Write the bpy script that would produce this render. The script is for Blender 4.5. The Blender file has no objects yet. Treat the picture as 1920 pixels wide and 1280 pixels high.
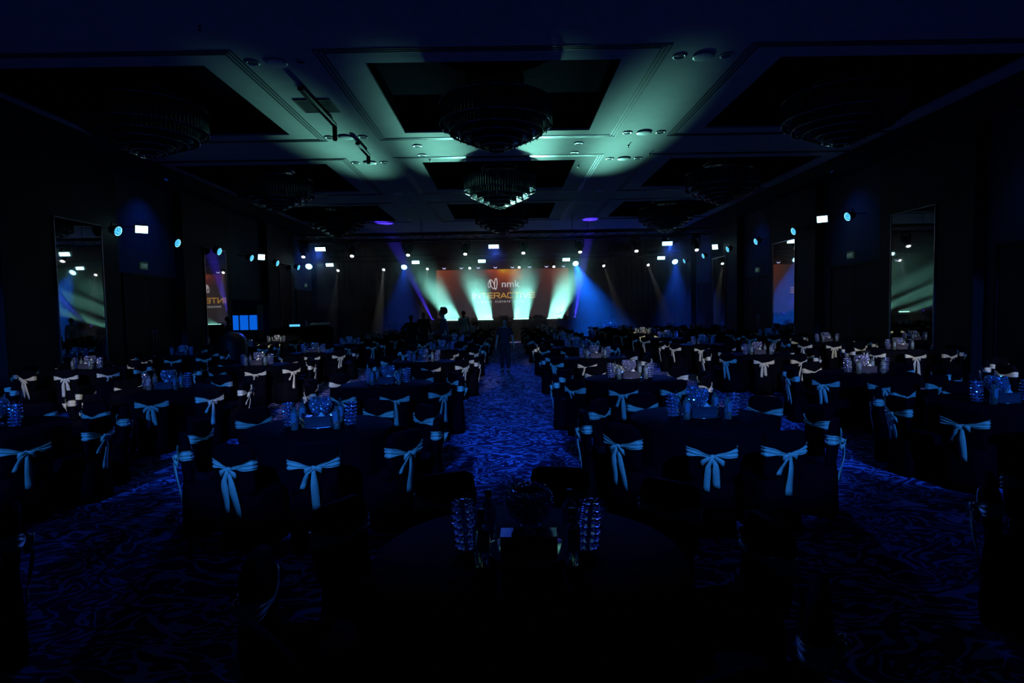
import bpy, math, random
from mathutils import Vector, Matrix, Euler

random.seed(7)
scene = bpy.context.scene
C = scene.collection
PI = math.pi
R = math.radians

# ------------------------------------------------------------------ camera
CAM_H = 1.85
cam_d = bpy.data.cameras.new('camera')
cam = bpy.data.objects.new('camera', cam_d)
C.objects.link(cam)
cam_d.sensor_width = 36
cam_d.lens = 1120 * 36 / 1920
cam_d.clip_end = 200
ROLL, PITCH, YAW = 0.0185, math.atan(60.2 / 1120), math.atan(8.9 / 1120)
cam.matrix_world = (Matrix.Translation((0, 0, CAM_H)) @ Matrix.Rotation(-YAW, 4, 'Z')
                    @ Matrix.Rotation(PI / 2 - PITCH, 4, 'X') @ Matrix.Rotation(-ROLL, 4, 'Z'))
scene.camera = cam
CAM_INV = cam.matrix_world.inverted()

# ------------------------------------------------------------------ exposure, world
vs = scene.view_settings
vs.view_transform = 'Standard'
vs.look = 'None'
vs.exposure = 0.0
vs.gamma = 1.0
vs.use_curve_mapping = False
scene.cycles.max_bounces = 6
scene.cycles.diffuse_bounces = 2
scene.cycles.glossy_bounces = 3
scene.cycles.transmission_bounces = 6
scene.cycles.transparent_max_bounces = 8
scene.cycles.volume_bounces = 0
scene.cycles.sample_clamp_direct = 0
scene.cycles.sample_clamp_indirect = 2.0

w = bpy.data.worlds.new('world')
scene.world = w
w.use_nodes = True
w.node_tree.nodes['Background'].inputs[0].default_value = (0.08, 0.45, 1.0, 1)
w.node_tree.nodes['Background'].inputs[1].default_value = 0.003


# ------------------------------------------------------------------ lights
def spot(name, loc, tgt, col, power, deg, blend=0.3, rad=0.05):
    d = bpy.data.lights.new(name, 'SPOT')
    d.energy = power
    d.color = col
    d.spot_size = R(deg)
    d.spot_blend = blend
    d.shadow_soft_size = rad
    o = bpy.data.objects.new(name, d)
    C.objects.link(o)
    o.location = loc
    o.rotation_euler = (Vector(tgt) - Vector(loc)).to_track_quat('-Z', 'Y').to_euler()
    return o


BLUE = (0.018, 0.20, 1.0)
DEEP = (0.01, 0.10, 1.0)
WARM = (1.0, 0.93, 0.66)
TEAL = (0.30, 1.0, 0.82)
# blue wash over the seating, from the rear lighting bar above and behind the camera
for x_ in (-9.3, -5.6, -1.85, 1.95, 5.6, 9.3):
    spot('blue_wash', (x_, -3.0, 5.7), (x_, 8.8, 0.7), BLUE, 2600, 26, 0.22, 0.1)
# blue flood from the strobe panels on the front truss, towards the tables
for x_ in (-8.6, -0.55, 7.55):
    spot('panel_flood', (x_, 27.8, 4.7), (x_ * 0.75, 15.5, 0.7), (0.03, 0.12, 1.0), 1500, 34, 0.8, 0.12)
# narrow warm beams picking out groups of tables
for tx, ty, pw, dg in ((-8.2, 7.6, 2300, 7), (-6.2, 9.0, 2500, 8), (-3.6, 9.6, 2500, 9), (-9.0, 12.5, 2600, 7), (-4.6, 13.0, 3400, 8),
                       (-1.0, 13.2, 2600, 6), (2.2, 11.2, 2900, 8), (3.2, 8.7, 2200, 6), (6.1, 12.0, 3000, 9), (8.6, 11.0, 2300, 8),
                       (4.2, 15.0, 4200, 7), (9.0, 15.5, 4000, 7), (0.9, 17.6, 5000, 2.5),
                       (-9.0, 23.3, 16000, 3), (5.6, 24.3, 14000, 2.6)):
    spot('warm_beam', (tx * 0.55, -3.0, 5.9), (tx, ty, 0.75), WARM, pw, dg, 0.6, 0.05)
# beams from the stage edge towards the ballroom ceiling
STROBE_X = (-3.18, -1.29, 0.87, 2.90)
STROBE_T = (-4.4, -1.8, 0.8, 3.1)
for sx, tx, pw in zip(STROBE_X, STROBE_T, (17, 21, 24, 24)):
    d_ = bpy.data.lights.new('ceiling_beam', 'AREA')
    d_.shape = 'RECTANGLE'
    d_.size, d_.size_y = 0.86, 0.16
    d_.energy = pw
    d_.color = TEAL
    d_.spread = R(6.8)
    o_ = bpy.data.objects.new('ceiling_beam', d_)
    C.objects.link(o_)
    o_.location = (sx, 36.0, 1.30)
    o_.rotation_euler = (Vector((tx, 16.3, 6.25)) - o_.location).to_track_quat('-Z', 'Y').to_euler()
# blue haze pars on the stage truss
for x_, tx, pw, dg in ((-5.9, -5.9, 1700, 50), (4.06, 5.2, 16000, 54), (9.85, 9.6, 1900, 50)):
    spot('haze_par', (x_, 34.8, 4.4), (tx, 33.6, 0.5), DEEP if pw < 10000 else (0.004, 0.13, 1.0), pw, dg, 0.9, 0.12)
for x_ in (-9.75, -7.1, -4.56, -2.1, 0.78, 2.8, 5.7, 8.3):
    spot('stage_spot', (x_, 34.9, 4.28), (x_ + (0.9 if x_ > 3 else -0.2), 33.9, 1.0), (1.0, 0.97, 0.85), (420 if x_ > 3 else 800) if abs(x_) < 9 else 150, 13, 0.5, 0.04)
for x_, tx in ((-4.45, -6.0), (4.10, 4.25)):
    spot('violet_beam', (x_, 36.0, 1.25), (tx, 30.0, 6.25), (0.07, 0.03, 1.0), 20000, 5.6, 0.2, 0.06)
# pale scatter of reflections thrown on the ceiling beside the chandeliers
# blue wall washers inside the door bays
for s_, ys in ((-1, (18.0, 31.7)), (1, (11.5, 18.4, 25.3, 32.2))):
    for y_ in ys:
        spot('wall_washer', (s_ * 9.9, y_, 5.9), (s_ * 10.8, y_, 2.6), DEEP, 60 if s_ < 0 else 26, 95, 1.0, 0.1)


# ------------------------------------------------------------------ materials
def nmat(name):
    m = bpy.data.materials.new(name)
    m.use_nodes = True
    return m, m.node_tree.nodes, m.node_tree.links, m.node_tree.nodes['Principled BSDF']


def mat(name, col, rough=0.6, metal=0.0, spec=0.5, noise=0.12, scale=40, emit=None, es=0.0, trans=0.0, bump=0.0, coat=0.0, ior=1.5):
    m, N, L, b = nmat(name)
    tc = N.new('ShaderNodeTexCoord')
    nz = N.new('ShaderNodeTexNoise')
    nz.inputs['Scale'].default_value = scale
    L.new(tc.outputs['Object'], nz.inputs['Vector'])
    rp = N.new('ShaderNodeValToRGB')
    rp.color_ramp.elements[0].position = 0.3
    rp.color_ramp.elements[1].position = 0.7
    rp.color_ramp.elements[0].color = tuple(c * (1 - noise) for c in col) + (1,)
    rp.color_ramp.elements[1].color = tuple(min(1, c * (1 + noise)) for c in col) + (1,)
    L.new(nz.outputs['Fac'], rp.inputs[0])
    L.new(rp.outputs[0], b.inputs['Base Color'])
    b.inputs['Roughness'].default_value = rough
    b.inputs['Metallic'].default_value = metal
    b.inputs['Specular IOR Level'].default_value = spec
    b.inputs['Transmission Weight'].default_value = trans
    b.inputs['Coat Weight'].default_value = coat
    b.inputs['IOR'].default_value = ior
    if emit:
        b.inputs['Emission Color'].default_value = tuple(emit) + (1,)
        b.inputs['Emission Strength'].default_value = es
        m.cycles.emission_sampling = 'NONE'
    if bump:
        bp = N.new('ShaderNodeBump')
        bp.inputs['Strength'].default_value = bump
        L.new(nz.outputs['Fac'], bp.inputs['Height'])
        L.new(bp.outputs[0], b.inputs['Normal'])
    return m


M = {}
M['cover'] = mat('chair cover cloth', (0.0035, 0.004, 0.0075), 0.75, scale=300, spec=0.15, ior=1.1)
M['table'] = mat('table cloth', (0.004, 0.0045, 0.009), 0.7, scale=250, spec=0.15, ior=1.1)
M['sash'] = mat('satin sash', (0.72, 0.68, 0.52), 0.42, scale=30, noise=0.08, spec=0.4)
M['black'] = mat('black paint', (0.008, 0.008, 0.010), 0.5, scale=60, spec=0.3)
M['metal'] = mat('dark metal', (0.10, 0.10, 0.11), 0.35, metal=0.9, scale=60)
M['truss'] = mat('truss tube', (0.05, 0.05, 0.055), 0.3, metal=0.9, scale=60)
M['pipe'] = mat('pale steel pipe', (0.8, 0.8, 0.8), 0.5, scale=60)
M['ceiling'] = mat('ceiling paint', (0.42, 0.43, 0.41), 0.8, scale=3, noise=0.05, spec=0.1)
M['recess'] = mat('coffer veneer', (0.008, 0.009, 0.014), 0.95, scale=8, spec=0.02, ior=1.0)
M['groove'] = mat('ceiling groove', (0.03, 0.03, 0.035), 0.4, scale=20)
M['wall'] = mat('wall fabric', (0.10, 0.11, 0.13), 0.8, scale=12, spec=0.1)
M['pier'] = mat('pier veneer', (0.022, 0.022, 0.028), 0.6, scale=6, spec=0.2)
M['door'] = mat('door leaf', (0.006, 0.006, 0.008), 0.6, scale=10, spec=0.2)
M['brass'] = mat('trim metal', (0.45, 0.38, 0.42), 0.3, metal=1.0, scale=50)
M['mirror'] = mat('mirror glass', (0.62, 0.64, 0.62), 0.02, metal=1.0, scale=1, noise=0.02)
M['stage'] = mat('stage cloth', (0.01, 0.011, 0.014), 0.7, scale=60, spec=0.2)
M['back'] = mat('black drape', (0.03, 0.03, 0.035), 0.9, scale=6, spec=0.05)
M['header'] = mat('stage header', (0.07, 0.045, 0.045), 0.9, scale=3, spec=0.05)
M['spark'] = mat('bright crystal bead', (0.95, 0.95, 1.0), 0.18, metal=0.9, scale=200, spec=1.0)
M['crystal'] = mat('crystal bead', (0.52, 0.54, 1.0), 0.36, metal=0.9, scale=200, noise=0.2, spec=1.0)
M['glassdark'] = mat('dark bottle glass', (0.6, 0.75, 0.7), 0.04, scale=20, spec=1.0, coat=1.0, trans=0.85)
M['glass'] = mat('clear glass', (0.5, 0.6, 0.62), 0.05, scale=20, spec=1.0, coat=1.0, trans=0.8)
M['label'] = mat('bottle label', (0.20, 0.28, 0.42), 0.5, scale=60)
M['mirrorbox'] = mat('mirrored tray box', (0.16, 0.15, 0.22), 0.22, metal=0.6, scale=10)
M['plate'] = mat('round mirror plate', (0.5, 0.52, 0.55), 0.12, metal=0.95, scale=10)
M['card'] = mat('folded card', (0.85, 0.9, 0.9), 0.6, scale=60, noise=0.03)
M['skin'] = mat('skin', (0.42, 0.27, 0.20), 0.55, scale=20)
M['skin_dark'] = mat('skin deep', (0.20, 0.12, 0.08), 0.55, scale=20)
M['hair'] = mat('hair', (0.012, 0.010, 0.010), 0.6, scale=120)
M['cloth_dark'] = mat('dark clothing', (0.015, 0.013, 0.018), 0.8, scale=80)
M['cloth_white'] = mat('pale shirt', (0.50, 0.54, 0.60), 0.8, scale=80)
M['cloth_mid'] = mat('dark blazer', (0.03, 0.02, 0.028), 0.8, scale=80)
M['rod'] = mat('crystal rod', (0.20, 0.22, 0.22), 0.15, metal=0.7, scale=200, noise=0.4, spec=1.0)
M['rim'] = mat('chandelier rim', (0.22, 0.24, 0.23), 0.16, metal=1.0, scale=100)
M['chbody'] = mat('chandelier frame', (0.02, 0.02, 0.02), 0.35, metal=0.5, scale=30)
M['canopy'] = mat('chandelier canopy', (0.35, 0.38, 0.36), 0.3, metal=0.7, scale=30)
M['lens_white'] = mat('white lamp lens', (0.9, 0.9, 0.9), 0.3, emit=(0.9, 0.97, 1.0), es=6.0)
M['panel_on'] = mat('strobe panel face', (0.9, 0.9, 0.9), 0.3, emit=(0.42, 0.86, 1.0), es=5.5)
M['round_on'] = mat('blue white lens', (0.9, 0.9, 0.9), 0.3, emit=(0.30, 0.80, 1.0), es=6.0)
M['arc_on'] = mat('pale violet lens', (0.9, 0.9, 0.9), 0.3, emit=(0.62, 0.58, 1.0), es=1.4)
M['bar_on'] = mat('teal strobe face', (0.9, 0.9, 0.9), 0.3, emit=(0.45, 1.0, 0.85), es=3.0)
M['window_on'] = mat('blue lit pane', (0.1, 0.1, 0.2), 0.5, emit=(0.002, 0.11, 0.68), es=1.0, noise=0.05)
M['laptop_on'] = mat('laptop screen', (0.1, 0.1, 0.2), 0.5, emit=(0.10, 0.55, 1.0), es=1.2)
M['violet_on'] = mat('violet lamp', (0.1, 0.1, 0.2), 0.5, emit=(0.10, 0.03, 0.9), es=1.0)
M['txt_white'] = mat('screen white', (0, 0, 0), 0.5, emit=(0.85, 0.85, 0.9), es=0.9)
M['txt_gold'] = mat('screen gold', (0, 0, 0), 0.5, emit=(0.85, 0.42, 0.08), es=0.75)
M['sign'] = mat('exit sign green', (0.03, 0.16, 0.10), 0.4, emit=(0.02, 0.05, 0.035), es=0.35)
M['sign_txt'] = mat('exit sign white', (0.6, 0.6, 0.6), 0.4, emit=(0.1, 0.2, 0.17), es=0.5)
M['number'] = mat('number white', (0.8, 0.8, 0.85), 0.5)
M['downlight'] = mat('downlight trim', (0.55, 0.58, 0.56), 0.4, metal=0.3, scale=20)


def par_material():
    m, N, L, b = nmat('blue par lens cells')
    b.inputs['Base Color'].default_value = (0.02, 0.05, 0.1, 1)
    tc = N.new('ShaderNodeTexCoord')
    vo = N.new('ShaderNodeTexVoronoi')
    vo.inputs['Scale'].default_value = 26
    L.new(tc.outputs['Object'], vo.inputs['Vector'])
    rp = N.new('ShaderNodeValToRGB')
    rp.color_ramp.elements[0].position = 0.25
    rp.color_ramp.elements[0].color = (0.22, 0.85, 1.0, 1)
    rp.color_ramp.elements[1].position = 0.55
    rp.color_ramp.elements[1].color = (0.01, 0.33, 0.75, 1)
    L.new(vo.outputs['Distance'], rp.inputs[0])
    L.new(rp.outputs[0], b.inputs['Emission Color'])
    b.inputs['Emission Strength'].default_value = 1.1
    m.cycles.emission_sampling = 'NONE'
    return m


M['par_on'] = par_material()
M['par_ring'] = mat('par lens ring', (0.3, 0.6, 0.7), 0.4, emit=(0.35, 0.95, 1.0), es=1.3)


def carpet_material():
    m, N, L, b = nmat('swirl patterned carpet')
    tc = N.new('ShaderNodeTexCoord')
    mp = N.new('ShaderNodeMapping')
    mp.inputs['Scale'].default_value = (1.35, 1.9, 1)
    L.new(tc.outputs['Object'], mp.inputs['Vector'])
    n1 = N.new('ShaderNodeTexNoise')
    n1.inputs['Scale'].default_value = 1.35
    n1.inputs['Detail'].default_value = 1.2
    n1.inputs['Distortion'].default_value = 2.6
    L.new(mp.outputs[0], n1.inputs['Vector'])
    mu = N.new('ShaderNodeMath'); mu.operation = 'MULTIPLY'; mu.inputs[1].default_value = 30
    L.new(n1.outputs['Fac'], mu.inputs[0])
    sn = N.new('ShaderNodeMath'); sn.operation = 'SINE'
    L.new(mu.outputs[0], sn.inputs[0])
    rp = N.new('ShaderNodeValToRGB')
    rp.color_ramp.elements[0].position = 0.35
    rp.color_ramp.elements[0].color = (0.03, 0.025, 0.12, 1)
    rp.color_ramp.elements[1].position = 0.55
    rp.color_ramp.elements[1].color = (0.34, 0.36, 0.92, 1)
    L.new(sn.outputs[0], rp.inputs[0])
    L.new(rp.outputs[0], b.inputs['Base Color'])
    b.inputs['Roughness'].default_value = 0.95
    b.inputs['Specular IOR Level'].default_value = 0.05
    return m


M['carpet'] = carpet_material()

SCR_X0, SCR_X1, SCR_Z0, SCR_Z1, SCR_Y = -4.64, 4.16, 1.33, 4.53, 40.0


def screen_material():
    m, N, L, b = nmat('red and gold led picture')
    b.inputs['Base Color'].default_value = (0.01, 0.01, 0.01, 1)
    b.inputs['Roughness'].default_value = 0.4
    tc = N.new('ShaderNodeTexCoord')
    # picture: gold burst at the top centre falling off to red and to near black at the foot
    sep = N.new('ShaderNodeSeparateXYZ')
    L.new(tc.outputs['Object'], sep.inputs[0])

    def math_(op, a, bb):
        n = N.new('ShaderNodeMath'); n.operation = op
        for k, v in enumerate((a, bb)):
            if isinstance(v, (int, float)):
                n.inputs[k].default_value = v
            elif v is not None:
                L.new(v, n.inputs[k])
        return n.outputs[0]
    dx = math_('MULTIPLY', math_('SUBTRACT', sep.outputs[0], -0.1), 0.42)
    dz = math_('MULTIPLY', math_('SUBTRACT', sep.outputs[2], SCR_Z1), 0.62)
    d = math_('SQRT', math_('ADD', math_('MULTIPLY', dx, dx), math_('MULTIPLY', dz, dz)), None)
    nz = N.new('ShaderNodeTexNoise')
    nz.inputs['Scale'].default_value = 1.1
    nz.inputs['Detail'].default_value = 3
    L.new(tc.outputs['Object'], nz.inputs['Vector'])
    d2 = math_('ADD', d, math_('MULTIPLY', math_('SUBTRACT', nz.outputs['Fac'], 0.5), 0.9))
    rp = N.new('ShaderNodeValToRGB')
    e = rp.color_ramp.elements
    e[0].position = 0.0; e[0].color = (0.75, 0.42, 0.03, 1)
    e[1].position = 0.95; e[1].color = (0.030, 0.022, 0.030, 1)
    x = e.new(0.28); x.color = (0.50, 0.09, 0.012, 1)
    x = e.new(0.62); x.color = (0.12, 0.022, 0.028, 1)
    x = e.new(1.0); x.color = (0.034, 0.026, 0.034, 1)
    # wings of red at both ends, upper half
    L.new(d2, rp.inputs[0])
    ax = math_('ABSOLUTE', math_('ADD', sep.outputs[0], 0.25), None)
    wing = math_('MULTIPLY', math_('SUBTRACT', ax, 2.2), 0.35)
    up = math_('MULTIPLY', math_('SUBTRACT', sep.outputs[2], 2.3), 0.45)
    wg = N.new('ShaderNodeMath'); wg.operation = 'MULTIPLY'; wg.use_clamp = True
    cl = N.new('ShaderNodeClamp'); L.new(wing, cl.inputs[0])
    cu = N.new('ShaderNodeClamp'); L.new(up, cu.inputs[0])
    L.new(cl.outputs[0], wg.inputs[0]); L.new(cu.outputs[0], wg.inputs[1])
    mx = N.new('ShaderNodeMix'); mx.data_type = 'RGBA'
    L.new(wg.outputs[0], mx.inputs[0])
    L.new(rp.outputs[0], mx.inputs[6])
    mx.inputs[7].default_value = (0.40, 0.07, 0.012, 1)
    vo = N.new('ShaderNodeTexVoronoi'); vo.inputs['Scale'].default_value = 1.6
    L.new(tc.outputs['Object'], vo.inputs['Vector'])
    sp = N.new('ShaderNodeMath'); sp.operation = 'LESS_THAN'; sp.inputs[1].default_value = 0.055
    L.new(vo.outputs['Distance'], sp.inputs[0])
    mx2 = N.new('ShaderNodeMix'); mx2.data_type = 'RGBA'
    L.new(sp.outputs[0], mx2.inputs[0])
    L.new(mx.outputs[2], mx2.inputs[6])
    mx2.inputs[7].default_value = (0.45, 0.16, 0.14, 1)
    L.new(mx2.outputs[2], b.inputs['Emission Color'])
    b.inputs['Emission Strength'].default_value = 0.85
    return m


M['screen'] = screen_material()


def haze_material():
    m = bpy.data.materials.new('stage haze')
    m.use_nodes = True
    N, L = m.node_tree.nodes, m.node_tree.links
    N.remove(N['Principled BSDF'])
    vol = N.new('ShaderNodeVolumeScatter')
    # haze drifts: thicker near the stage and low down, thinning towards the room
    tc = N.new('ShaderNodeTexCoord')
    sep = N.new('ShaderNodeSeparateXYZ')
    L.new(tc.outputs['Object'], sep.inputs[0])
    my = N.new('ShaderNodeMapRange')
    my.inputs['From Min'].default_value = 26.3; my.inputs['From Max'].default_value = 33.5
    my.inputs['To Min'].default_value = 0.03; my.inputs['To Max'].default_value = 1.0
    L.new(sep.outputs[1], my.inputs[0])
    nz = N.new('ShaderNodeTexNoise')
    nz.inputs['Scale'].default_value = 0.55; nz.inputs['Detail'].default_value = 3.0
    L.new(tc.outputs['Object'], nz.inputs['Vector'])
    mn = N.new('ShaderNodeMapRange')
    mn.inputs['From Min'].default_value = 0.35; mn.inputs['From Max'].default_value = 0.65
    mn.inputs['To Min'].default_value = 0.55; mn.inputs['To Max'].default_value = 1.45
    L.new(nz.outputs['Fac'], mn.inputs[0])
    m1 = N.new('ShaderNodeMath'); m1.operation = 'MULTIPLY'
    L.new(my.outputs[0], m1.inputs[0]); L.new(mn.outputs[0], m1.inputs[1])
    m2 = N.new('ShaderNodeMath'); m2.operation = 'MULTIPLY'; m2.inputs[1].default_value = 0.042
    L.new(m1.outputs[0], m2.inputs[0])
    L.new(m2.outputs[0], vol.inputs['Density'])
    vol.inputs['Anisotropy'].default_value = 0.62
    vol.inputs['Color'].default_value = (1, 1, 1, 1)
    L.new(vol.outputs[0], N['Material Output'].inputs['Volume'])
    return m


M['haze'] = haze_material()


# ------------------------------------------------------------------ mesh builder
class MB:
    def __init__(s):
        s.v, s.f, s.mi, s.sm = [], [], [], []

    def add(s, vs_, fs, mi=0, smooth=False, mtx=None):
        o = len(s.v)
        if mtx is not None:
            vs_ = [mtx @ Vector(p) for p in vs_]
        s.v += [tuple(p) for p in vs_]
        s.f += [tuple(i + o for i in f) for f in fs]
        s.mi += [mi] * len(fs)
        s.sm += [smooth] * len(fs)
        return s

    def box(s, c, d, mi=0, mtx=None, bev=0.0):
        x, y, z = d[0] / 2, d[1] / 2, d[2] / 2
        if bev <= 0:
            v = [(c[0] + a * x, c[1] + b_ * y, c[2] + e * z) for e in (-1, 1) for b_ in (-1, 1) for a in (-1, 1)]
            f = [(0, 2, 3, 1), (4, 5, 7, 6), (0, 1, 5, 4), (2, 6, 7, 3), (0, 4, 6, 2), (1, 3, 7, 5)]
            return s.add(v, f, mi, False, mtx)
        rings = []
        for zz, k in ((-z, bev), (-z + bev, 0), (z - bev, 0), (z, bev)):
            rings.append([(c[0] + px, c[1] + py, c[2] + zz) for px, py in
                          ((-x + bev + (0 if 0 else 0), -y + k), (x - bev, -y + k), (x - k, -y + bev), (x - k, y - bev),
                           (x - bev, y - k), (-x + bev, y - k), (-x + k, y - bev), (-x + k, -y + bev))])
        return s.loft(rings, mi, False, mtx)

    def loft(s, rings, mi=0, smooth=True, mtx=None, cap=True):
        n = len(rings[0])
        v = [p for r in rings for p in r]
        f = []
        for i in range(len(rings) - 1):
            for j in range(n):
                a, b_ = i * n + j, i * n + (j + 1) % n
                f.append((a, b_, b_ + n, a + n))
        if cap:
            f.append(tuple(reversed(range(n))))
            f.append(tuple(range((len(rings) - 1) * n, len(rings) * n)))
        return s.add(v, f, mi, smooth, mtx)

    def lathe(s, prof, n=24, c=(0, 0, 0), mi=0, smooth=True, mtx=None, cap=True):
        rings = [[(c[0] + r * math.cos(2 * PI * k / n), c[1] + r * math.sin(2 * PI * k / n), c[2] + z) for k in range(n)] for r, z in prof]
        return s.loft(rings, mi, smooth, mtx, cap)

    def tube(s, a, b_, r, n=8, mi=0, r2=None, smooth=True, mtx=None):
        a, b_ = Vector(a), Vector(b_)
        d = (b_ - a).normalized()
        u = d.orthogonal().normalized()
        w_ = d.cross(u)
        r2 = r if r2 is None else r2
        rings = []
        for p, rr in ((a, r), (b_, r2)):
            rings.append([tuple(p + (u * math.cos(2 * PI * k / n) + w_ * math.sin(2 * PI * k / n)) * rr) for k in range(n)])
        return s.loft(rings, mi, smooth, mtx)

    def ribbon(s, pts, widths, wdir, th=0.004, mi=0):
        """closed strip; pts centre line, wdir(i) width direction"""
        rings = []
        for i, p in enumerate(pts):
            p = Vector(p)
            t = (Vector(pts[min(i + 1, len(pts) - 1)]) - Vector(pts[max(i - 1, 0)])).normalized()
            wd = Vector(wdir[i] if isinstance(wdir, list) else wdir).normalized()
            nn = t.cross(wd).normalized() * th / 2
            h = wd * widths[i] / 2
            m_ = nn * 2.2
            rings.append([tuple(p - h - nn), tuple(p - m_), tuple(p + h - nn), tuple(p + h + nn), tuple(p + m_ * 0.2), tuple(p - h + nn)])
        return s.loft(rings, mi, True)

    def bead(s, c, r, rnd):
        mi = 1 if rnd.random() < 0.45 else 0
        m_ = Matrix.Translation(c) @ Euler((rnd.random() * 6, rnd.random() * 6, rnd.random() * 6)).to_matrix().to_4x4()
        v = [(r, 0, 0), (0, r, 0), (-r, 0, 0), (0, -r, 0), (0, 0, r), (0, 0, -r)]
        f = [(0, 1, 4), (1, 2, 4), (2, 3, 4), (3, 0, 4), (1, 0, 5), (2, 1, 5), (3, 2, 5), (0, 3, 5)]
        return s.add(v, f, mi, False, m_)

    def octa(s, c, r, mi=0, tw=0.0):
        v = []
        for k in range(4):
            a = tw + k * PI / 2
            v.append((c[0] + r * math.cos(a), c[1] + r * math.sin(a), c[2]))
        v += [(c[0], c[1], c[2] + r), (c[0], c[1], c[2] - r)]
        f = [(0, 1, 4), (1, 2, 4), (2, 3, 4), (3, 0, 4), (1, 0, 5), (2, 1, 5), (3, 2, 5), (0, 3, 5)]
        return s.add(v, f, mi)

    def sphere(s, c, r, n=12, m_=8, mi=0, sc=(1, 1, 1)):
        rings = []
        for i in range(1, m_):
            t = PI * i / m_
            rings.append([(c[0] + sc[0] * r * math.sin(t) * math.cos(2 * PI * k / n), c[1] + sc[1] * r * math.sin(t) * math.sin(2 * PI * k / n),
                           c[2] - sc[2] * r * math.cos(t)) for k in range(n)])
        return s.loft(rings, mi, True)

    def mesh(s, name, mats):
        me = bpy.data.meshes.new(name)
        me.from_pydata(s.v, [], s.f)
        for m_ in (mats if isinstance(mats, (list, tuple)) else [mats]):
            me.materials.append(M[m_] if isinstance(m_, str) else m_)
        me.polygons.foreach_set('material_index', s.mi)
        me.polygons.foreach_set('use_smooth', s.sm)
        me.update()
        return me

    def build(s, name, mats, parent=None, loc=(0, 0, 0), rot=(0, 0, 0)):
        return link(name, s.mesh(name, mats), parent, loc, rot)


def link(name, data, parent=None, loc=(0, 0, 0), rot=(0, 0, 0)):
    o = bpy.data.objects.new(name, data)
    C.objects.link(o)
    o.location = loc
    o.rotation_euler = rot
    if parent is not None:
        o.parent = parent
    return o


def tag(o, label=None, cat=None, group=None, kind=None):
    for k, v in (('label', label), ('category', cat), ('group', group), ('kind', kind)):
        if v:
            o[k] = v
    return o


def empty(name, loc=(0, 0, 0), rot=(0, 0, 0), label=None, cat=None, group=None):
    o = link(name, None, None, loc, rot)
    o.empty_display_size = 0.2
    return tag(o, label, cat, group)


def copy_tree(o, parent=None):
    c = o.copy()
    C.objects.link(c)
    if parent is not None:
        c.parent = parent
    for ch in list(o.children):
        copy_tree(ch, c)
    return c


def proj(p):
    q = CAM_INV @ Vector(p)
    if q.z > -0.05:
        return None
    return (960 + 1120 * q.x / -q.z, 640 - 1120 * q.y / -q.z, -q.z)


def font_mesh(name, body, size, m, extrude, parent, loc, rot, fit=None):
    cu = bpy.data.curves.new(name, 'FONT')
    cu.body = body; cu.size = size; cu.align_x = 'CENTER'; cu.align_y = 'CENTER'; cu.extrude = extrude
    t = bpy.data.objects.new(name, cu)
    me = bpy.data.meshes.new_from_object(t)
    bpy.data.objects.remove(t)
    me.materials.clear()
    me.materials.append(M[m])
    if fit:
        x_ = [v.co.x for v in me.vertices]; y_ = [v.co.y for v in me.vertices]
        kx, ky = fit[0] / (max(x_) - min(x_)), fit[1] / (max(y_) - min(y_))
        cx_, cy_ = (max(x_) + min(x_)) / 2, (max(y_) + min(y_)) / 2
        for v in me.vertices:
            v.co.x = (v.co.x - cx_) * kx; v.co.y = (v.co.y - cy_) * ky
    return link(name, me, parent, loc, rot)


# ------------------------------------------------------------------ room
WX = 10.8        # side walls
PX = 10.5        # pier faces and mirrors
YB, YF = -4.0, 41.0
ZC = 6.25        # ceiling
ZR = 6.62        # coffer recess
b = MB()
b.box((0, (YB + YF) / 2, -0.1), (24, YF - YB, 0.2))
tag(b.build('floor', 'carpet'), 'swirl patterned carpet across the ballroom', None, None, 'structure')

COF_X = (-7.55, -0.15, 7.25)
COF_Y = (12.95, 20.1, 27.2)
HX, HY = 2.28, 2.1
xs = sorted([-12, 12] + [c + s for c in COF_X for s in (-HX, HX)])
ys = sorted([YB, YF] + [c + s for c in COF_Y + (5.7,) for s in (-HY, HY)])
b = MB()
for i in range(len(xs) - 1):
    for j in range(len(ys) - 1):
        cx, cy = (xs[i] + xs[i + 1]) / 2, (ys[j] + ys[j + 1]) / 2
        hole = any(abs(cx - c) < HX for c in COF_X) and any(abs(cy - c) < HY for c in COF_Y + (5.7,))
        if not hole:
            b.box((cx, cy, ZC + 0.05), (xs[i + 1] - xs[i], ys[j + 1] - ys[j], 0.1))
b.build('ceiling', 'ceiling')['kind'] = 'structure'
n_ = 0
for cy in COF_Y + (5.7,):
    for cx in COF_X:
        n_ += 1
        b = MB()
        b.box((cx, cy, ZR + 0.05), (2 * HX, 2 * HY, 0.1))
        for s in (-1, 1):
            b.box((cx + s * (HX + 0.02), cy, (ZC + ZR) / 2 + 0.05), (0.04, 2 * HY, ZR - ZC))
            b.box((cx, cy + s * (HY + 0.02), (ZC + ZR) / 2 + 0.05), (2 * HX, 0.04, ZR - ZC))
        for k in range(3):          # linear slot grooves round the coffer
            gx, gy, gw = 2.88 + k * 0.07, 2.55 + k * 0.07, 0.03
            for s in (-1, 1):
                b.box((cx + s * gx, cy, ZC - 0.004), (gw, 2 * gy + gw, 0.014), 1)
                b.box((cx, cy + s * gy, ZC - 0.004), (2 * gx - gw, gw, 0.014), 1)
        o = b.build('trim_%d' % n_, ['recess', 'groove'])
        o['kind'] = 'structure'

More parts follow.
